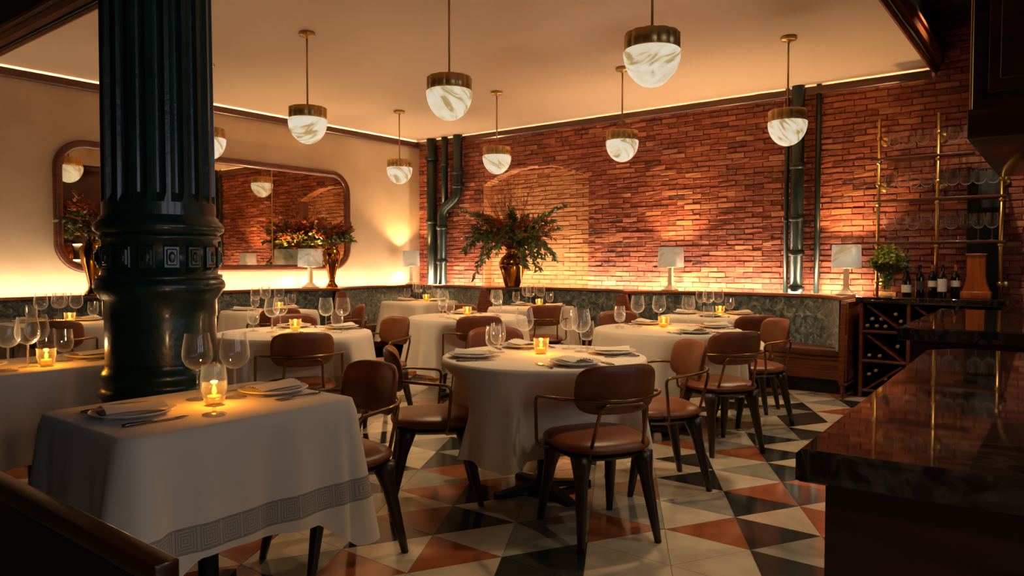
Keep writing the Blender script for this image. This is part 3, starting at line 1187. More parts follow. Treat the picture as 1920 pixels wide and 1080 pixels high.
def cloth_mesh(kind, seed, drop0, push=()):
    rg = random.Random(seed)
    n, rows = (176 if kind == 'round' else 224), 13
    ph = [rg.uniform(0, 6.28) for _ in range(5)]
    mb = MB()
    uvs = []
    V = [(0, 0, ZT)]
    uvs.append((0, 0))
    rin = 3
    per = 2 * math.pi * RT if kind == 'round' else 2 * (DIM[kind][0] + DIM[kind][1]) * 2
    for q in range(1, rin + 1):
        for i in range(n):
            (x, y), nn, cn = outline(kind, i / n)
            f = q / rin * (.985 if q == rin else 1)
            V.append((x * f, y * f, ZT))
            uvs.append((i / n * per, -.02))
    for j in range(rows):
        tt = j / (rows - 1)
        for i in range(n):
            u = i / n
            (x, y), nn, cn = outline(kind, u)
            if kind == 'round':
                drop = drop0 + .05 * min(1, cn)
                wv_ = .5 * math.sin(13 * 2 * math.pi * u + ph[0]) + .35 * math.sin(21 * 2 * math.pi * u + ph[1]) + .4 * math.sin(7 * 2 * math.pi * u + ph[2])
                flare = .012 + tt * (.05 + .05 * wv_ * tt ** .3)
            else:
                drop = drop0 - .02 + .015 * math.sin(2 * math.pi * u * 3 + ph[0]) + .12 * min(1, cn)
                wv_ = math.sin(9 * 2 * math.pi * u + ph[0]) + .6 * math.sin(17 * 2 * math.pi * u + ph[1])
                flare = .012 + tt * (.02 + .011 * wv_) + min(1, cn) ** 2 * tt * (.06 + .02 * math.sin(u * 190))
            z = drop * tt
            # soft edge over the table rim
            k = min(1, z / .02)
            X, Y, Z = x + nn[0] * flare * (k if j else .4), y + nn[1] * flare * (k if j else .4), ZT - z - (.004 if j == 0 else 0)
            for (px_, py_, rz) in push:          # the seats press the skirt inwards
                lx = (X - px_) * math.cos(rz) + (Y - py_) * math.sin(rz)
                ly = -(X - px_) * math.sin(rz) + (Y - py_) * math.cos(rz)
                if -.3 < ly < .25 and abs(lx) < .36:
                    g_ = min(1, max(0, (ZT - .03 - Z) / .2)) * min(1, max(0, (.36 - abs(lx)) / .1))
                    d_ = (.25 - ly) * g_
                    X -= math.sin(rz) * d_
                    Y += math.cos(rz) * d_
            V.append((X, Y, Z))
            uvs.append((u * per, z))
    F = [(0, 1 + i, 1 + (i + 1) % n) for i in range(n)]
    for q in range(rin + rows - 1):
        for i in range(n):
            a = 1 + q * n
            F.append((a + i, a + n + i, a + n + (i + 1) % n, a + (i + 1) % n))
    mb.add(V, F, True)
    mb.uv = uvs
    return mb


def table_base(kind):
    p = []
    if kind == 'round':
        p.append(('table_top', MB().lathe([(0, ZT - .04), (RT - .02, ZT - .04), (RT - .012, ZT - .03), (RT - .012, ZT - .01), (RT - .03, ZT - .004), (0, ZT - .004)], 40), 'dark_wood'))
    else:
        hx, hy = DIM[kind]
        p.append(('table_top', MB().rbox(-hx + .015, hx - .015, -hy + .015, hy - .015, ZT - .04, ZT - .005, r=.012), 'dark_wood'))
    p.append(('pedestal', MB().lathe([(0, .05), (.05, .05), (.036, .1), (.034, ZT - .09), (.09, ZT - .05), (.09, ZT - .04), (0, ZT - .04)], 20), 'black_void'))
    return p


BASE = {k: [(n, b.mesh(n, m)) for n, b, m in table_base(k)] for k in ('round', 'rect', 'square')}
foot = MB()
foot.add([(.02, -.03, .06), (.02, .03, .06), (.30, .025, .025), (.30, -.025, .025), (.02, -.03, .02), (.02, .03, .02), (.30, .025, 0), (.30, -.025, 0)], [(3, 2, 1, 0), (4, 5, 6, 7), (0, 1, 5, 4), (1, 2, 6, 5), (2, 3, 7, 6), (3, 0, 4, 7)])
foot = foot.mesh('foot', 'black_void')
# ================================================================== CHAIRS
def make_chair():
    t = thing('dining_armchair', 'x', 'chair')
    # upholstered seat
    s_ = MB()

    def seatf(x, y, z):
        k = 1 - .12 * max(0, -y) / .23
        return (x * k, y, .445 + z + (.006 * math.cos(x * 9) * math.cos(y * 9)))
    s_.pillow(.235, .23, .036, 3.4, seatf, 7, 36)
    s_.build('seat', 'leather', t)
    a = MB()
    a.pillow(.215, .21, .02, 3.4, lambda x, y, z: (x * (1 - .12 * max(0, -y) / .23), y, .404 + z), 3, 28, flat=.2)
    a.build('seat_frame', 'dark_wood', t)
    # curved backrest
    b_ = MB()

    def backf(x, y, z):
        rr = .36
        an = x / rr
        yy = -.235 + (rr - rr * math.cos(an)) * 1.0 - z * math.cos(an) - (y) * .16
        xx = rr * math.sin(an) + z * math.sin(an)
        return (xx, yy, .715 + y)
    b_.pillow(.215, .115, .021, 3.6, backf, 6, 36)
    b_.build('backrest', 'leather', t)
    # wooden legs
    for sx_ in (-1, 1):
        for sy_ in (-1, 1):
            top, bot = Vector((sx_ * .155, sy_ * .15, .405)), Vector((sx_ * .195, sy_ * .235, 0))
            pts = [top.lerp(bot, q) + Vector((0, 0, 0)) for q in (0, .12, .28, .5, .75, 1)]
            MB().tube(pts, [.052, .043, .031, .027, .022, .016], 10).build('leg', 'dark_wood', t)
    # bronze arm hoop that runs behind the back and down to the seat sides
    arc = []
    for k in range(9):
        an = R(-52 + 104 * k / 8)
        arc.append((.27 * math.sin(an) / math.sin(R(52)), -.285 + .42 * (1 - math.cos(an)), .675))
    pts = [(-.21, .05, .42), (-.29, .05, .42), (-.288, .03, .66)] + [p for p in arc] + [(.288, .03, .66), (.29, .05, .42), (.21, .05, .42)]
    pts[2] = (-.288, .07, .655)
    pts[-3] = (.288, .07, .655)
    MB().tube(fillet(pts, .035, 4), .0085, 8).build('arm_hoop', 'bronze', t)
    ap = [(-.135, -.185, .40), (-.115, -.268, .655), (.115, -.268, .655), (.135, -.185, .40)]
    MB().tube(fillet(ap, .04, 5), .0085, 8).build('back_support', 'bronze', t)
    return t


chair = make_chair()
CH = [
    # seat centre, faces table, label
    ((-1.78, 2.96), 'bar', 'brown leather armchair at the round table nearest the bar, its back to the bar counter'),
    ((-2.74, 2.84), 'bar', 'brown leather armchair at the round table nearest the bar, its back to the column table'),
    ((-1.89, 3.81), 'bar', 'brown leather armchair at the round table nearest the bar, its back to the wine rack'),
    ((-3.02, 3.80), 'bar', 'brown leather armchair at the round table nearest the bar, its back to the mirror wall'),
    ((-1.93, 4.83), 'rack', 'brown leather armchair at the round table before the wine-rack booth, its back to the bar'),
    ((-2.03, 5.80), 'rack', 'brown leather armchair at the round table before the wine-rack booth, beside the bench end'),
    ((-3.20, 5.82), 'rack', 'brown leather armchair at round table before the wine-rack booth, its back to the branch-vase booth'),
    ((-4.16, 4.86), 'vase', 'brown leather armchair at the round table before the branch-vase booth, its back to the bar'),
    ((-5.15, 5.76), 'vase', 'brown leather armchair at round table before the branch-vase booth, its back to the corner booth'),
    ((-4.50, 3.99), 'mirror', 'brown leather armchair at the round table behind the column, its back to the brick wall'),
    ((-4.14, 3.00), 'mirror', 'brown leather armchair at the round table behind the column, its back to the bar'),
    ((-5.25, 3.74), 'mirror', 'brown leather armchair at the round table behind the column, its back to the mirror wall'),
    ((-6.42, 4.38), 'mirrorbooth', 'brown leather armchair at the mirror-booth table by the corner, beside the round table'),
    ((-6.30, 5.08), 'mirrorbooth', 'brown leather armchair turned toward the mirror-booth table, near the corner-booth divider'),
    ((-2.32, 6.42), 'endbooth', 'brown leather armchair at the square table in the wine-rack booth'),
    ((-4.62, 6.50), 'vasebooth', 'brown leather armchair at the square table in the branch-vase booth'),
    ((-6.48, 2.36), 'leftbooth', 'brown leather armchair at the square table in the mirror booth past the column'),
    ((-4.62, 2.05), 'side', 'brown leather armchair at the rectangular table past the column'),
    ((-2.53, 2.00), 'near', 'brown leather armchair at the rectangular table in front of the column'),
]
TURN = {18: R(180) + R(-6), 17: R(180) + R(14)}
SEATED = []
for i, (p, k, lb) in enumerate(CH):
    rz = TURN.get(i, face(p, TABLES[k][1]))
    SEATED.append((p, rz))
    place(chair, USED, (p[0], p[1], 0), rz, lb, 'brown leather dining armchairs')


for ti, (key, (kind, c, desc)) in enumerate(TABLES.items()):
    t = thing('dining_table', 'dark pedestal table hidden under cloth, ' + desc[4:], 'table', (c[0], c[1], 0), 0, 'restaurant dining tables')
    for nm, me in BASE[kind]:
        link(nm, me, t)
    for k in range(4):
        link('foot', foot, t, (0, 0, 0), R(45 + 90 * k + (20 if kind == 'round' else 0)))
    o = cloth_mesh(kind, 30 + ti, .46 if kind == 'round' else .44, [(p[0] - c[0], p[1] - c[1], rz) for p, rz in SEATED if math.hypot(p[0] - c[0], p[1] - c[1]) < 1.2]).build('tablecloth', 'linen_band' if key == 'near' else 'linen', None, (c[0], c[1], 0))
    tag(o, 'white linen cloth draped over ' + desc, 'tablecloth', 'white tablecloths')


# ================================================================== TABLEWARE
def lathe_thing(name, parts, cat, sc_=1.16):
    t = thing(name, 'x', cat)
    for nm, prof, m, n in parts:
        MB().lathe([(a * sc_, b_ * sc_) for a, b_ in prof], n).build(nm, m, t)
    return t


wine = lathe_thing('wine_glass', [
    ('bowl', [(.004, .098), (.018, .10), (.036, .112), (.046, .132), (.0475, .146), (.045, .172), (.037, .216)], 'glass', 20),
    ('stem', [(.0035, .006), (.0035, .094), (.006, .099)], 'glass', 8),
    ('glass_foot', [(.0, .0015), (.037, .0015), (.036, .003), (.012, .006), (.0035, .01)], 'glass', 20)], 'wine glass')
goblet = lathe_thing('water_glass', [
    ('bowl', [(.004, .044), (.02, .046), (.033, .058), (.038, .08), (.037, .11), (.033, .145)], 'glass', 20),
    ('stem', [(.005, .005), (.005, .042)], 'glass', 8),
    ('glass_foot', [(.0, .0015), (.034, .0015), (.033, .003), (.012, .006), (.005, .01)], 'glass', 20)], 'water glass')


def make_candle():
    t = thing('candle_holder', 'x', 'candle')
    MB().lathe([(0, .004), (.022, .004), (.03, .012), (.037, .045), (.037, .07), (.040, .078), (.0375, .078), (.0345, .07), (.0345, .045), (.028, .016), (0, .012)], 24).build('cup', 'amber_glass', t)
    cd = MB().lathe([(0, .012), (.02, .012), (.02, .03), (0, .03)], 16).build('wax', 'wax', t)
    MB().lathe([(0, .032), (.006, .038), (.007, .045), (.004, .056), (0, .066)], 10).build('flame', 'flame', cd)
    light('candle_light', 'POINT', (0, 0, .088), CANDLE_W, (255, 212, 146), t, .012)
    for ch in t.children:
        if ch.type == 'MESH':
            ch.scale = (1.16, 1.16, 1.16)
    return t


candle = make_candle()


def make_plate():
    t = thing('dinner_plate', 'x', 'plate')
    MB().lathe([(0, .004), (.075, .004), (.08, .002), (.085, .004), (.13, .018), (.135, .021), (.132, .024), (.086, .01), (.074, .008), (0, .008)], 36).build('plate_dish', 'porcelain', t)
    return t


plate = make_plate()


def make_napkin():
    t = thing('napkin', 'x', 'napkin')
    b_ = MB()
    for k, (w_, h_, z) in enumerate(((.075, .105, .012), (.07, .10, .019), (.06, .096, .026))):
        b_.grid(lambda u, v: ((u - .5) * 2 * w_, (v - .5) * 2 * h_, z + .006 * math.sin(v * 4 + k) * math.sin(u * 3.1) + (.003 * math.sin(u * 44) if k == 2 else 0) + .012 * (1 - (2 * u - 1) ** 2) * (k == 2)), 28, 8)
        b_.grid(lambda u, v: ((u - .5) * 2 * w_, (.5 - v) * 2 * h_, z - .004 + .006 * math.sin((1 - v) * 4 + k) * math.sin(u * 3.1)), 10, 8)
    b_.build('napkin_cloth', 'linen', t)
    return t


napkin = make_napkin()


def cutlery(kind):
    t = thing('table_' + kind, 'x', kind)
    if kind == 'knife':
        MB().tube([(0, -.11, .005), (0, -.09, .006), (0, -.02, .005), (0, 0, .004)], [.005, .0065, .005, .004], 8).build('handle', 'steel', t)
        MB().prism([(-.008, 0), (.006, 0), (.008, .06), (.002, .105), (-.008, .09)], .002, .0045).build('blade', 'steel', t)
    else:
        MB().tube([(0, -.10, .006), (0, -.08, .006), (0, 0, .007), (0, .03, .005)], [.004, .006, .0035, .003], 8).build('handle', 'steel', t)
        mb = MB().prism([(-.004, .028), (.004, .028), (.012, .045), (.012, .06), (-.012, .06), (-.012, .045)], .003, .0055)
        for q in (-.0105, -.0035, .0035, .0105):
            mb.box(q - .0018, q + .0018, .06, .10, .003, .0055)
        mb.build('tines', 'steel', t)
    return t


knife, fork = cutlery('knife'), cutlery('fork')


def at(c, rz, dx, dy):
    return c[0] + dx * math.cos(rz) - dy * math.sin(rz), c[1] + dx * math.sin(rz) + dy * math.cos(rz)


srng = random.Random(3)
GL = {   # glass spots in table coordinates: (x, y, wine?)
    'bar': [(-.28, -.06, 0), (-.20, -.20, 0), (-.24, .14, 1), (-.05, .33, 1), (.08, .26, 1), (.02, .42, 0)],
    'rack': [(-.3, -.22, 0), (-.25, -.02, 1), (-.12, .10, 1), (.05, .28, 1), (.2, .33, 0), (-.38, -.08, 0)],
    'vase': [(-.12, -.22, 1), (-.22, -.12, 0), (.02, -.28, 0), (.2, .2, 1), (.28, .1, 0), (.1, .3, 1)],
    'mirror': [(-.28, -.16, 0), (-.1, -.12, 1), (-.2, .02, 1), (.12, .2, 1), (.22, .28, 1), (.3, .16, 0)],
}
for key, (kind, c, desc) in TABLES.items():
    ZB = ZT + .001
    d5 = desc[4:]
    seats = []
    who = []
    if kind == 'round':
        for i, (p, k, lb) in enumerate(CH):
            if k == key:
                an = math.atan2(p[1] - c[1], p[0] - c[0])
                seats.append((c[0] + .40 * math.cos(an), c[1] + .40 * math.sin(an), an + math.pi / 2))
                who.append(', before the chair backing ' + lb.split('its back to ')[1] if 'its back to ' in lb else ', before the chair beside the bench end')
    elif kind == 'rect':
        seats = [(c[0] - .01, c[1] - .255, 0), (c[0] - .01, c[1] + .29, math.pi)]
        who = [', away from its armchair', ', before its armchair']
    else:
        dirs = {'endbooth': ((-.25, .0), (.22, .22), (.1, -.23)), 'corner': ((-.22, -.05), (.2, .15)), 'vasebooth': ((-.22, .1), (.24, .12)), 'mirrorbooth': ((-.18, -.2), (-.02, .24)), 'leftbooth': ((-.2, -.15), (-.05, .24), (.2, -.1))}[key]
        seats = [(c[0] + a, c[1] + b_, math.atan2(b_, a) + math.pi / 2) for a, b_ in dirs]
    short = d5.replace('before the ', 'by ').replace('in front of the column', 'before the column')
    for si, (x, y, rz) in enumerate(seats):
        wh = (short + who[si]) if who else d5
        place(plate, USED, (x, y, ZB), rz, 'white plate, ' + wh, 'plates on ' + desc)
        place(napkin, USED, (x, y, ZB), rz + srng.uniform(-.3, .3), 'folded napkin, ' + wh, 'napkins on ' + desc)
        kx = at((x, y), rz, .165, .0)
        fx = at((x, y), rz, -.165, .0)
        inside = lambda q: (math.hypot(q[0] - c[0], q[1] - c[1]) < RT - .11) if kind == 'round' else (abs(q[0] - c[0]) < DIM[kind][0] - .03 and abs(q[1] - c[1]) < DIM[kind][1] - .12)
        if inside(kx):
            place(knife, USED, (kx[0], kx[1], ZB), rz, 'steel knife, ' + wh, 'knives on ' + desc)
        if inside(fx):
            place(fork, USED, (fx[0], fx[1], ZB), rz, 'steel fork, ' + wh, 'forks on ' + desc)
    if key == 'near':
        spots = [(c[0] + .07, c[1] + .02, 1), (c[0] + .184, c[1] - .077, 0)]
        cpos = (c[0] + .04, c[1] + .03 - .02)
        spots = [(-2.61, 1.43, 1), (-2.53, 1.535, 1), (-2.305, 1.32, 0)]
        cpos = (-2.46, 1.41)
    elif key == 'side':
        spots = [(-4.00, 1.25, 1), (-4.08, 1.36, 1), (-4.22, 1.45, 1), (-4.12, 1.2, 0), (-4.3, 1.52, 0), (-4.18, 1.56, 0)]
        cpos = (-4.05, 1.43)
    elif kind == 'round':
        spots = [(c[0] + a, c[1] + b_, q) for a, b_, q in GL[key]]
        cpos = (c[0] - .055, c[1] + .05)
    else:
        base = [(-.12, .06, 1), (.02, .15, 1), (-.2, -.04, 0), (.12, .2, 0), (-.03, .02, 1)]
        if key in ('mirrorbooth', 'leftbooth'):
            base = [(-.1, -.1, 1), (-.14, .05, 1), (-.05, .16, 1), (.1, -.24, 0), (.02, .27, 0), (-.22, .1, 1)]
        spots = [(c[0] + a, c[1] + b_, q) for a, b_, q in base]
        cpos = (c[0] + .09, c[1] + .03)
        if key in ('mirrorbooth', 'leftbooth'):
            cpos = (c[0] + .12, c[1] + .04)
    for x, y, q in spots:
        place(wine if q else goblet, USED, (x, y, ZB), 0, ('clear tall wine glass' if q else 'clear low water glass') + ' standing on ' + desc, ('wine' if q else 'water') + ' glasses on ' + desc)
    place(candle, USED, (cpos[0], cpos[1], ZB), 0, 'amber glass candle holder glowing on ' + desc, 'amber candle holders')


# ================================================================== PENDANTS
def make_pendant():
    """origin at the ceiling"""
    t = thing('pendant_lamp', 'x', 'pendant lamp')
    zr = -.60                              # top of the brass drum
    MB().lathe([(0, 0), (.062, 0), (.066, -.006), (.066, -.022), (.06, -.028), (.016, -.03), (.014, -.05), (0, -.05)], 28).build('canopy', 'brass_brushed', t)
    MB().tube([(0, 0, -.03), (0, 0, zr + .01)], .0075, 10).build('rod', 'brass_brushed', t)
    lobe = lambda a, z: .935 + .065 * abs(math.cos(a * 6)) ** .7
    dr = MB().lathe([(.03, zr), (.146, zr - .002), (.153, zr - .008), (.153, zr - .092), (.147, zr - .097), (.12, zr - .097)], 144, rf=lobe).build('drum', 'brass_brushed', t)
    MB().lathe([(0, zr + .014), (.02, zr + .014), (.03, zr + .006), (.034, zr - .002)], 24).build('drum_cap', 'brass', dr)
    bowl = [(.12, zr - .096), (.152, zr - .096), (.157, zr - .102)]
    for k in range(1, 11):
        a = R(90 * k / 10)
        bowl.append((.157 * math.cos(a) if k < 10 else 0, zr - .102 - .192 * math.sin(a)))
    MB().lathe(bowl, 32).build('bowl', 'alabaster_glow', t)
    l = light('pendant_light', 'SPOT', (0, 0, zr - .30), PENDANT_W, (255, 214, 160), t, .05, 138, .6)
    return t


pend = make_pendant()
for p, lb in (((-1.90, 6.18), 'the wine-rack booth aisle'), ((-3.45, 6.18), 'the aisle before the divider of end booth'), ((-5.01, 6.20), 'the branch-vase booth aisle'), ((-6.58, 6.24), 'the corner booth aisle'),
              ((-1.86, 3.66), 'the round table nearest the bar'), ((-3.38, 3.67), 'the aisle beside the column'), ((-4.95, 3.68), 'the round table behind the column'), ((-6.46, 3.68), 'the aisle beside the long mirror')):
    place(pend, USED, (p[0], p[1], ZC), srng.uniform(0, 6.28), 'brass drum pendant with alabaster bowl hanging above ' + lb, 'alabaster pendant lamps')


# ================================================================== LEDGE LAMPS AND VASES
def make_lamp():
    t = thing('ledge_lamp', 'x', 'table lamp')
    MB().rbox(-.085, .085, -.085, .085, 0, .016, r=.006).build('plinth', 'alabaster_stand', t)
    mb = MB()

    def stem(u, v):
        prof = [(.078, .016), (.07, .03), (.05, .045), (.036, .06), (.03, .08), (.028, .26)]
        r, z = prof[round(v * 5)]
        a = R(45 + 90 * u * 4)
        return (r * 1.414 * math.cos(a) * .8, r * 1.414 * math.sin(a) * .8, z)
    mb.grid(stem, 4, 5, smooth=False, wrap=True)
    mb.build('stem', 'alabaster_stand', t)
    mb = MB()
    mb.rbox(-.125, .125, -.02, .02, .262, .268, r=.002)
    mb.rbox(-.02, .02, -.125, .125, .262, .268, r=.002)
    mb.build('shade_carrier', 'bronze', t)
    mb = MB()
    n = 48

    def shade(u, v):
        prof = [(.128, .27), (.122, .50), (.116, .50), (.122, .27)]
        r, z = prof[round(v * 4) % 4]
        a = 2 * math.pi * u
        q = (abs(math.cos(a)) ** 5 + abs(math.sin(a)) ** 5) ** (-1 / 5)
        return (r * q * math.cos(a), r * q * math.sin(a), z)
    mb.grid(shade, n, 4, smooth=True, wrap=True)
    mb.build('shade', 'lamp_shade', t)
    light('lamp_bulb', 'POINT', (0, 0, .38), LAMP_W, (255, 200, 130), t, .03)
    return t


lamp = make_lamp()
for p, rz, lb in (((-1.80, 7.79), 0, 'beside the booth end and wine rack'), ((-3.71, 7.81), 0, 'at the middle of the brick wall'), ((-7.80, 7.62), R(45), 'in the corner by the pipes'), ((-7.78, 5.80), 0, 'beside the gold vase at the mirror')):
    place(lamp, USED, (p[0], p[1], ZL + .001), rz, 'alabaster table lamp with pale square shade ' + lb, 'alabaster ledge lamps')


def leaf_at(mb, p, d, l, w_, rng):
    d = Vector(d).normalized()
    s_ = d.cross(Vector((rng.uniform(-1, 1), rng.uniform(-1, 1), rng.uniform(-.2, 1)))).normalized()
    p = Vector(p)
    m_ = p + d * l * .5 + Vector((0, 0, rng.uniform(-.1, .15) * l))
    mb.add([p, m_ + s_ * w_, p + d * l, m_ - s_ * w_], [(0, 1, 2, 3)], False)


def spray(root, rng, n, spread, hgt, droop0, leaf, leafm, twigm, base_z, nleaf=26, twr=.003, start=.25, xmin=-9, ymax=9):
    """arching stems with leaves; returns two part builders"""
    tw, lf = MB(), MB()
    for k in range(n):
        an = 2 * math.pi * k / n + rng.uniform(-.3, .3)
        out = rng.uniform(.35, 1) * spread
        hh = rng.uniform(.45, 1.1) * hgt
        droop = droop0 * rng.uniform(.62, 1.15)
        pts = []
        for q in range(8):
            t_ = q / 7
            r = out * t_ ** 1.2 + .02
            z = base_z + hh * (t_ * 1.6 - droop * t_ ** 2.2)
            pts.append(Vector((max(xmin, r * math.cos(an) + rng.uniform(-.01, .01)), min(ymax, r * math.sin(an) * .8 + rng.uniform(-.01, .01)), z)))
        tw.tube(pts, [twr * (1.3 - q / 8) for q in range(8)], 4)
        for q in range(nleaf):
            t_ = start + (1 - start) * q / nleaf
            i = min(6, int(t_ * 7))
            p = pts[i].lerp(pts[i + 1], t_ * 7 - i)
            d = (pts[i + 1] - pts[i]).normalized() + Vector((rng.uniform(-1, 1), rng.uniform(-1, 1), rng.uniform(-.8, .6)))
            leaf_at(lf, p, d, leaf * rng.uniform(.6, 1.2), leaf * .2, rng)
    return tw, lf


vr = random.Random(21)
t = thing('branch_vase', 'large gold urn holding tall twigs and drooping green branches', 'vase', (-5.80, 7.50, ZL + .001))
MB().lathe([(0, 0), (.085, 0), (.10, .02), (.135, .14), (.175, .27), (.18, .32), (.14, .39), (.095, .43), (.085, .46), (.10, .49), (.105, .50), (.095, .50), (.08, .47), (.08, .44)], 40).build('urn', 'gold', t)
a, b_ = spray(t, vr, 26, .72, .72, 1.85, .085, None, None, .46, 90, .004, .3, -9, .42)
a2, b2 = spray(t, vr, 34, .80, .52, .85, .08, None, None, .46, 80, .004, .3, -9, .42)
a.add(a2.v, a2.f, True)
b_.add(b2.v, b2.f)
a.build('drooping_stems', 'twig', t)
q = b_.build('green_foliage', 'leaf_green', t)
q['kind'] = 'stuff'
a, b_ = spray(t, vr, 52, .74, .56, 1.1, .06, None, None, .46, 40, .003, .25, -9, .42)
a.build('russet_stems', 'twig', t)
b_.build('russet_foliage', 'leaf_rust', t)['kind'] = 'stuff'
tw = MB()
for k in range(46):
    an, sp = vr.uniform(0, 6.28), vr.uniform(.05, .62)
    pts = [Vector((0, 0, .45))]
    hh = vr.uniform(.6, 1.08)
    for q in range(1, 6):
        t_ = q / 5
        pts.append(Vector((sp * t_ * math.cos(an) + vr.uniform(-.02, .02), sp * .7 * t_ * math.sin(an) + vr.uniform(-.02, .02), .45 + hh * t_)))
    tw.tube(pts, [.004, .0036, .003, .0025, .002, .0012], 4)
    for q in (2, 3, 4):
        e = pts[q] + Vector((vr.uniform(-.1, .1), vr.uniform(-.1, .1), vr.uniform(.08, .2)))
        tw.tube([pts[q], e], [.0022, .001], 3)
tw.build('tall_twigs', 'twig', t)['kind'] = 'stuff'


def flower_vase(loc, label, seed, sz=1.0):
    rg = random.Random(seed)
    t = thing('flower_vase', label, 'vase', loc, 0, 'gold vases by the mirror')
    MB().lathe([(0, 0), (.075, 0), (.078, .02), (.045, .06), (.04, .10), (.06, .2), (.10, .33), (.115, .42), (.108, .47), (.085, .50), (.10, .53), (.095, .53), (.08, .50)], 32).build('vase_body', 'gold', t)
    a, b_ = spray(t, rg, 22, .34 * sz, .30 * sz, .9, .085, None, None, .50, 30, .003, .3, -.24)
    a.build('stems', 'twig', t)
    b_.build('green_foliage', 'leaf_olive', t)['kind'] = 'stuff'
    a, b_ = spray(t, rg, 18, .27 * sz, .36 * sz, .7, .09, None, None, .50, 28, .003, .4, -.24)
    b_.build('russet_foliage', 'leaf_rust', t)['kind'] = 'stuff'
    for k in range(11):
        an, r = rg.uniform(0, 6.28), rg.uniform(.03, .2) * sz
        mb = MB()
        for q in range(18):
            d = Vector((rg.uniform(-1, 1), rg.uniform(-1, 1), rg.uniform(-.2, 1))).normalized()
            leaf_at(mb, d * .012, d, .045, .014, rg)
        mb.build('blossom', 'petal_orange', t, (max(-.22, r * math.cos(an)), r * math.sin(an), .60 + rg.uniform(0, .24) * sz))
    return t


flower_vase((-7.66, 6.05, ZL + .001), 'gold vase of orange flowers beside the lamp, at the mirror end', 4, .95)
flower_vase((-7.66, 3.13, ZL + .001), 'gold vase of russet flowers on the ledge past the column', 9, 1.15)

# ================================================================== BACK COUNTER, WINE RACK, BRASS SHELVES
CX0, CX1, CYF = -1.63, -.44, 7.42
t = thing('wine_cabinet', 'dark cabinet with diagonal wine bins under a black stone counter', 'cabinet', (-1.0, 7.75, 0))
MB().rbox(CX0 + 1.0, CX1 + 1.0, CYF - 7.75, YW - 7.75 - .005, ZL - .055, ZL, r=.004).build('countertop', 'bar_marble', t)
MB().box(-.60, .54, .25, .285, .06, ZL - .056).build('back_board', 'black_void', t)
for x in (-.60, -.20, .18, .52):
    MB().rbox(x, x + .03, -.30, .25, .0, ZL - .056, r=.003, seg=1).build('upright_board', 'walnut', t)
for z in (.06, .34, .62):
    MB().rbox(-.57, .54, -.295, .25, z, z + .022, r=.003, seg=1).build('shelf_board', 'walnut_x', t)
for col in range(3):
    x0 = (-.57, -.17, .21)[col]
    for r_ in range(3):
        z0 = (.082, .362, .642)[r_]
        zt = z0 + .235
        pr = [(x0 + .02, zt), (x0 + .05, zt), (x0 + .35, z0), (x0 + .32, z0)]
        if r_ == 0:
            pr = [(x0 + .02, z0), (x0 + .05, z0), (x0 + .35, zt), (x0 + .32, zt)]
        MB().prism(pr, -.27, .22, XZ).build('diagonal_board', 'walnut', t)


def make_bottle(prof, label_z, label_m, name='wine_bottle', foil='foil'):
    t = thing(name, 'x', 'bottle')
    MB().lathe(prof, 20).build('bottle_body', 'bottle_glass', t)
    rb = max(p[0] for p in prof) + .0008
    MB().lathe([(rb, label_z[0]), (rb, label_z[1])], 20).build('paper_label', label_m, t)
    MB().lathe([(.0148, .245), (.015, .298), (.013, .302), (0, .302)], 14).build('foil_cap', foil, t)
    return t


BORD = [(0, .004), (.034, 0), (.0375, .006), (.0375, .185), (.034, .205), (.018, .225), (.0142, .24), (.0142, .30), (0, .30)]
BURG = [(0, .004), (.037, 0), (.041, .006), (.041, .14), (.034, .18), (.02, .22), (.0142, .25), (.0142, .30), (0, .30)]
for x, y, pf, lz, lm, fo, lb in ((-1.235, 7.62, BURG, (.045, .115), 'label_paper', 'bottle_glass', 'sloping dark wine bottle with white label, beside the green vase'),
                                 (-1.13, 7.66, BORD, (.07, .15), 'label_dark', 'bottle_glass', 'dark wine bottle with a dark label on back counter'),
                                 (-1.03, 7.68, BORD, (.10, .155), 'label_paper', 'foil', 'dark wine bottle with copper foil and short label, behind others'),
                                 (-.94, 7.58, BORD, (.06, .175), 'label_paper', 'bottle_glass', 'dark wine bottle with a tall white label'),
                                 (-.845, 7.66, BORD, (.105, .16), 'label_paper', 'foil', 'dark wine bottle with copper foil beside the wooden pedestal')):
    b_ = make_bottle(pf, lz, lm, foil=fo)
    b_.location = (x, y, ZL + .001)
    tag(b_, lb, 'bottle', 'wine bottles on the back counter')
lying = thing('wine_bottle', 'x', 'bottle')
ry = Matrix.Rotation(R(90), 4, 'X')
q = MB().lathe(BORD, 14)
q.v = [tuple(ry @ Vector(p)) for p in q.v]
q.build('bottle_body', 'bottle_glass', lying)
q = MB().lathe([(.0148, .255), (.0158, .30), (.0, .303)], 12)
q.v = [tuple(ry @ Vector(p)) for p in q.v]
q.build('foil_cap', 'cork', lying)
for x, z, w_ in ((-1.54, .682, 'upper'), (-1.46, .682, 'upper'), (-1.50, .748, 'upper'), (-1.42, .75, 'upper'), (-1.385, .682, 'upper'), (-1.30, .80, 'upper'), (-1.255, .735, 'upper'), (-1.52, .40, 'middle'), (-1.43, .40, 'middle'), (-1.28, .50, 'middle'), (-1.28, .12, 'lower'), (-1.38, .19, 'lower'), (-1.46, .26, 'lower'), (-1.52, .22, 'lower')):
    place(lying, USED, (x, 7.80, z), 0, 'dark wine bottle lying in the %s bin of wine rack' % w_, 'wine bottles lying in the %s bin' % w_)

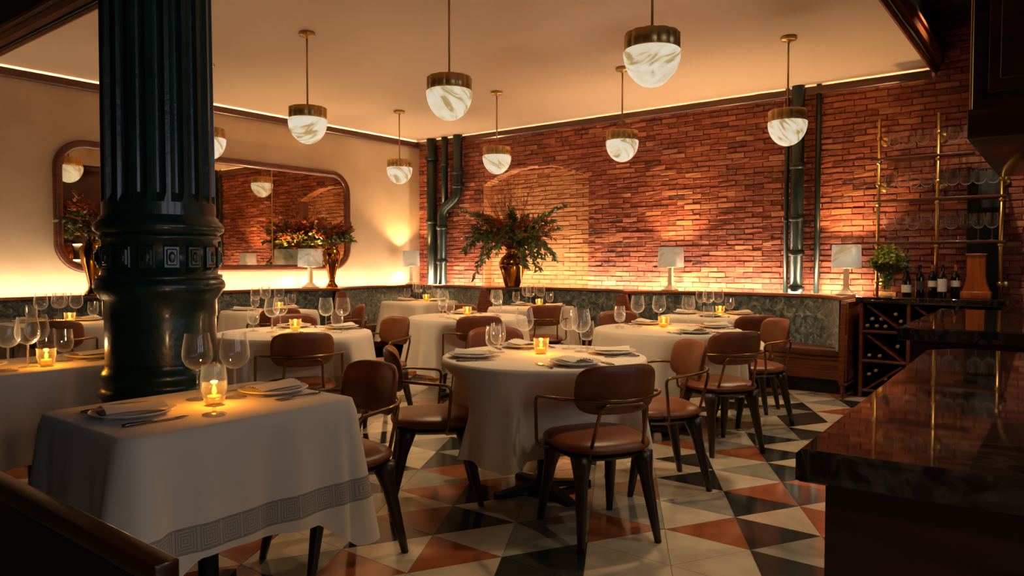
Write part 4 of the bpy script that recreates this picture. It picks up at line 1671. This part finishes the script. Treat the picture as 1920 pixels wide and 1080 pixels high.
t = thing('green_vase', 'clear glass vase of lime green flowers beside wine bottles', 'vase', (-1.41, 7.64, ZL + .001))
MB().lathe([(0, .006), (.05, .006), (.055, .0), (.06, .01), (.036, .04), (.04, .07), (.06, .16), (.075, .23), (.074, .23), (.058, .16), (.038, .07)], 28).build('vase_body', 'vase_glass', t)
rg = random.Random(8)
a, b_ = spray(t, rg, 20, .19, .20, .75, .06, None, None, .18, 26, .003, .25)
a.build('stems', 'leaf_green', t)
b_.build('green_foliage', 'leaf_olive', t)['kind'] = 'stuff'
for k in range(26):
    an, el, r = rg.uniform(0, 6.28), rg.uniform(-.1, 1.4), rg.uniform(.09, .16)
    mb = MB()
    for q in range(16):
        d = Vector((rg.uniform(-1, 1), rg.uniform(-1, 1), rg.uniform(-.6, 1))).normalized()
        leaf_at(mb, d * .008, d, .05, .016, rg)
    mb.build('blossom', 'leaf_lime', t, (r * math.cos(an) * math.cos(el), r * math.sin(an) * math.cos(el), .31 + r * math.sin(el)))

t = thing('wooden_pedestal', 'orange wooden tapered pedestal on the back counter', 'pedestal', (-.685, 7.66, ZL + .001))
MB().rbox(-.115, .115, -.09, .09, 0, .065, r=.005).build('foot_block', 'clock_wood', t)
MB().prism([(-.105, .065), (.105, .065), (.082, .13), (.07, .20), (.068, .385), (-.068, .385), (-.07, .20), (-.082, .13)], -.07, .07, XZ).build('shaft', 'clock_wood', t)
MB().rbox(-.078, .078, -.08, .08, .385, .402, r=.004).build('top_block', 'clock_wood', t)

t = thing('black_panel', 'tall black panel on the brick behind the wooden pedestal', 'panel', (-.66, YW - .02, ZL + .002))
MB().rbox(-.13, .13, -.02, .0, 0, 1.18, r=.004).build('panel_board', 'black_void', t)
MB().rbox(-.145, -.125, -.03, .0, 0, 1.2, r=.003).rbox(.125, .145, -.03, .0, 0, 1.2, r=.003).rbox(-.145, .145, -.03, .0, 1.18, 1.2, r=.003).build('panel_edge', 'dark_wood', t)

YS = 7.82
t = thing('brass_shelf_rack', 'brass pipe rack with three walnut shelves for glasses', 'shelf', (-1.0, YS, ZL))
for x, top in ((-.505, 2.66), (-.008, 2.66), (.485, 2.0)):
    MB().tube([(x, -.1, 0), (x, -.1, top - ZL)], .0155, 12).build('post', 'brass', t)
    for zz in (2.48, 2.03, 1.09):
        if zz > top + .05:
            continue
        h = MB().tube([(x, -.1, zz - ZL), (x, YW - YS - .02, zz - ZL)], .009, 10).build('bracket_arm', 'brass', t)
        m_ = MB().lathe([(0, -.006), (.042, -.006), (.045, 0), (.035, .008), (0, .01)], 24)
        m_.v = [(x + p[0], YW - YS - .028 + p[2], zz - ZL + p[1]) for p in m_.v]
        m_.build('rosette', 'brass', h)
        m_ = MB().lathe([(0, -.026), (.018, -.018), (.026, 0), (.018, .018), (0, .026)], 14, (x, -.1, zz - ZL))
        m_.build('ball_fitting', 'brass', h)
    for zz in (2.27, 1.87, 1.467):
        if zz < top:
            MB().lathe([(.0155, -.045), (.024, -.04), (.026, -.02), (.0155, -.012)], 14, (x, -.1, zz - ZL)).build('shelf_collar', 'brass', t)
for zz, x1 in ((2.27, .27), (1.87, .52), (1.467, .52)):
    MB().rbox(-.575, x1, -.13, .13, zz - ZL - .012, zz - ZL + .012, r=.004).build('shelf_board', 'walnut_x', t)
for zz, n_, xa, xb, w_ in ((2.282, 6, -.40, .22, 'top'), (1.882, 9, -.43, .41, 'middle'), (1.479, 9, -.43, .41, 'bottom')):
    for k in range(n_):
        x = -1.0 + xa + (xb - xa) * k / (n_ - 1)
        place(wine, USED, (x, YS + .015 + .02 * math.sin(k * 2.3), zz + .001), 0, 'clear wine glass standing on the %s brass-rack shelf' % w_, 'wine glasses on the %s shelf' % w_)


# ================================================================== BAR
def counter(name, label, poly, zt, th, inset):
    t = thing(name, label, 'bar counter', (poly[0][0], poly[0][1], 0))
    p0 = poly[0]
    loc = [(x - p0[0], y - p0[1]) for x, y in poly]
    cx, cy_ = sum(p[0] for p in loc) / len(loc), sum(p[1] for p in loc) / len(loc)
    n = len(loc)

    def ins(d):
        out = []
        for i in range(n):
            a, b_, c = Vector(loc[i - 1]), Vector(loc[i]), Vector(loc[(i + 1) % n])
            e1, e2 = (b_ - a).normalized(), (c - b_).normalized()
            n1, n2 = Vector((-e1.y, e1.x)), Vector((-e2.y, e2.x))
            m_ = (n1 + n2)
            out.append(b_ + m_ * d / max(.3, m_.dot(n1)))
        return out
    rings = [(ins(.006), zt), (ins(.0), zt - .006), (ins(.0), zt - th + .004), (ins(.006), zt - th)]
    V = [(p[0], p[1], z) for rg_, z in rings for p in rg_]
    F = [(r_ * n + i, (r_ + 1) * n + i, (r_ + 1) * n + (i + 1) % n, r_ * n + (i + 1) % n) for r_ in range(3) for i in range(n)] + [tuple(range(n)), tuple(range(4 * n - 1, 3 * n - 1, -1))]
    MB().add(V, F).build('marble_top', 'bar_marble', t)
    body = ins(inset)
    MB().prism([(p[0], p[1]) for p in body], .0, zt - th).build('bar_body', 'mahogany', t)
    return t, body


# anticlockwise outlines
nb, body = counter('bar_counter', 'near bar counter with polished dark marble top and mahogany front', [(-.325, 1.117), (2.2, 1.25), (2.2, 2.86), (-.30, 2.76), (-.372, 2.65)], 1.0, .05, .035)
bx, by = body[0]
mb = MB()
pan = rrect(.11, .95, .16, .86, .16, 8)
pan_in = rrect(.135, .925, .185, .835, .14, 8)
n = len(pan)
rg2 = [(pan, 0), (pan, -.014), ([((a + c) / 2, (b_ + d) / 2) for (a, b_), (c, d) in zip(pan, pan_in)], -.022), (pan_in, -.014), (pan_in, 0)]
for rep in range(2):
    mb.add([(bx + y + rep * .97, by + d + (y + rep * .97) * (1.25 - 1.117) / 2.525, z) for r_, d in rg2 for y, z in r_], [(r_ * n + i, r_ * n + (i + 1) % n, (r_ + 1) * n + (i + 1) % n, (r_ + 1) * n + i) for r_ in range(4) for i in range(n)], True)
mb.build('panel_moulding', 'mahogany', nb)
counter('bar_counter', 'far bar counter with black marble top before the wine bottles', [(-.60, 3.50), (2.2, 3.72), (2.2, 5.3), (-.64, 5.10)], 1.0, .055, .05)

# overhead bar cabinet
t = thing('overhead_cabinet', 'black wooden bar canopy hanging over the far counter', 'cabinet', (-.47, 4.6, 1.94))
MB().rbox(0, 2.6, 0, 2.15, 0, .16, r=.006).build('lower_cornice', 'mahogany', t)
MB().box(.018, 2.58, .02, 2.13, .16, ZO - 1.945).build('cabinet_body', 'mahogany', t)
MB().rbox(.008, .022, .008, .022, .16, ZO - 1.945, r=.003).build('brass_edge', 'brass', t)
for k in range(5):
    mb = MB().rbox(.09 + k * .42, .46 + k * .42, .008, .022, .24, 1.2, r=.006)
    mb.rbox(.14 + k * .42, .41 + k * .42, -.006, .01, .30, 1.14, r=.012)
    mb.build('raised_panel', 'mahogany', t)

# fill downlights added out of view in the dark ceiling, bar side
sp = thing('fill_downlight', 'x', 'downlight')
MB().lathe([(.05, 0), (.07, -.004), (.07, -.012), (.05, -.012), (.045, 0)], 24).build('trim_ring', 'brass_brushed', sp)
MB().lathe([(0, -.004), (.045, -.004)], 24).build('lens', 'fill_spot_face', sp)
light('fill_beam', 'SPOT', (0, 0, -.03), FILL_SPOT_W, (255, 226, 190), sp, .04, 110, .7)
for x, y, lb in ((.6, -.8, 'near the front wall'), (1.0, 2.0, 'over the near bar counter'), (1.0, 4.2, 'over the far bar counter'), (-.85, 6.85, 'over the back counter')):
    place(sp, USED, (x, y, ZO - .001), 0, 'small brass fill downlight added out of view ' + lb, 'added fill downlights')
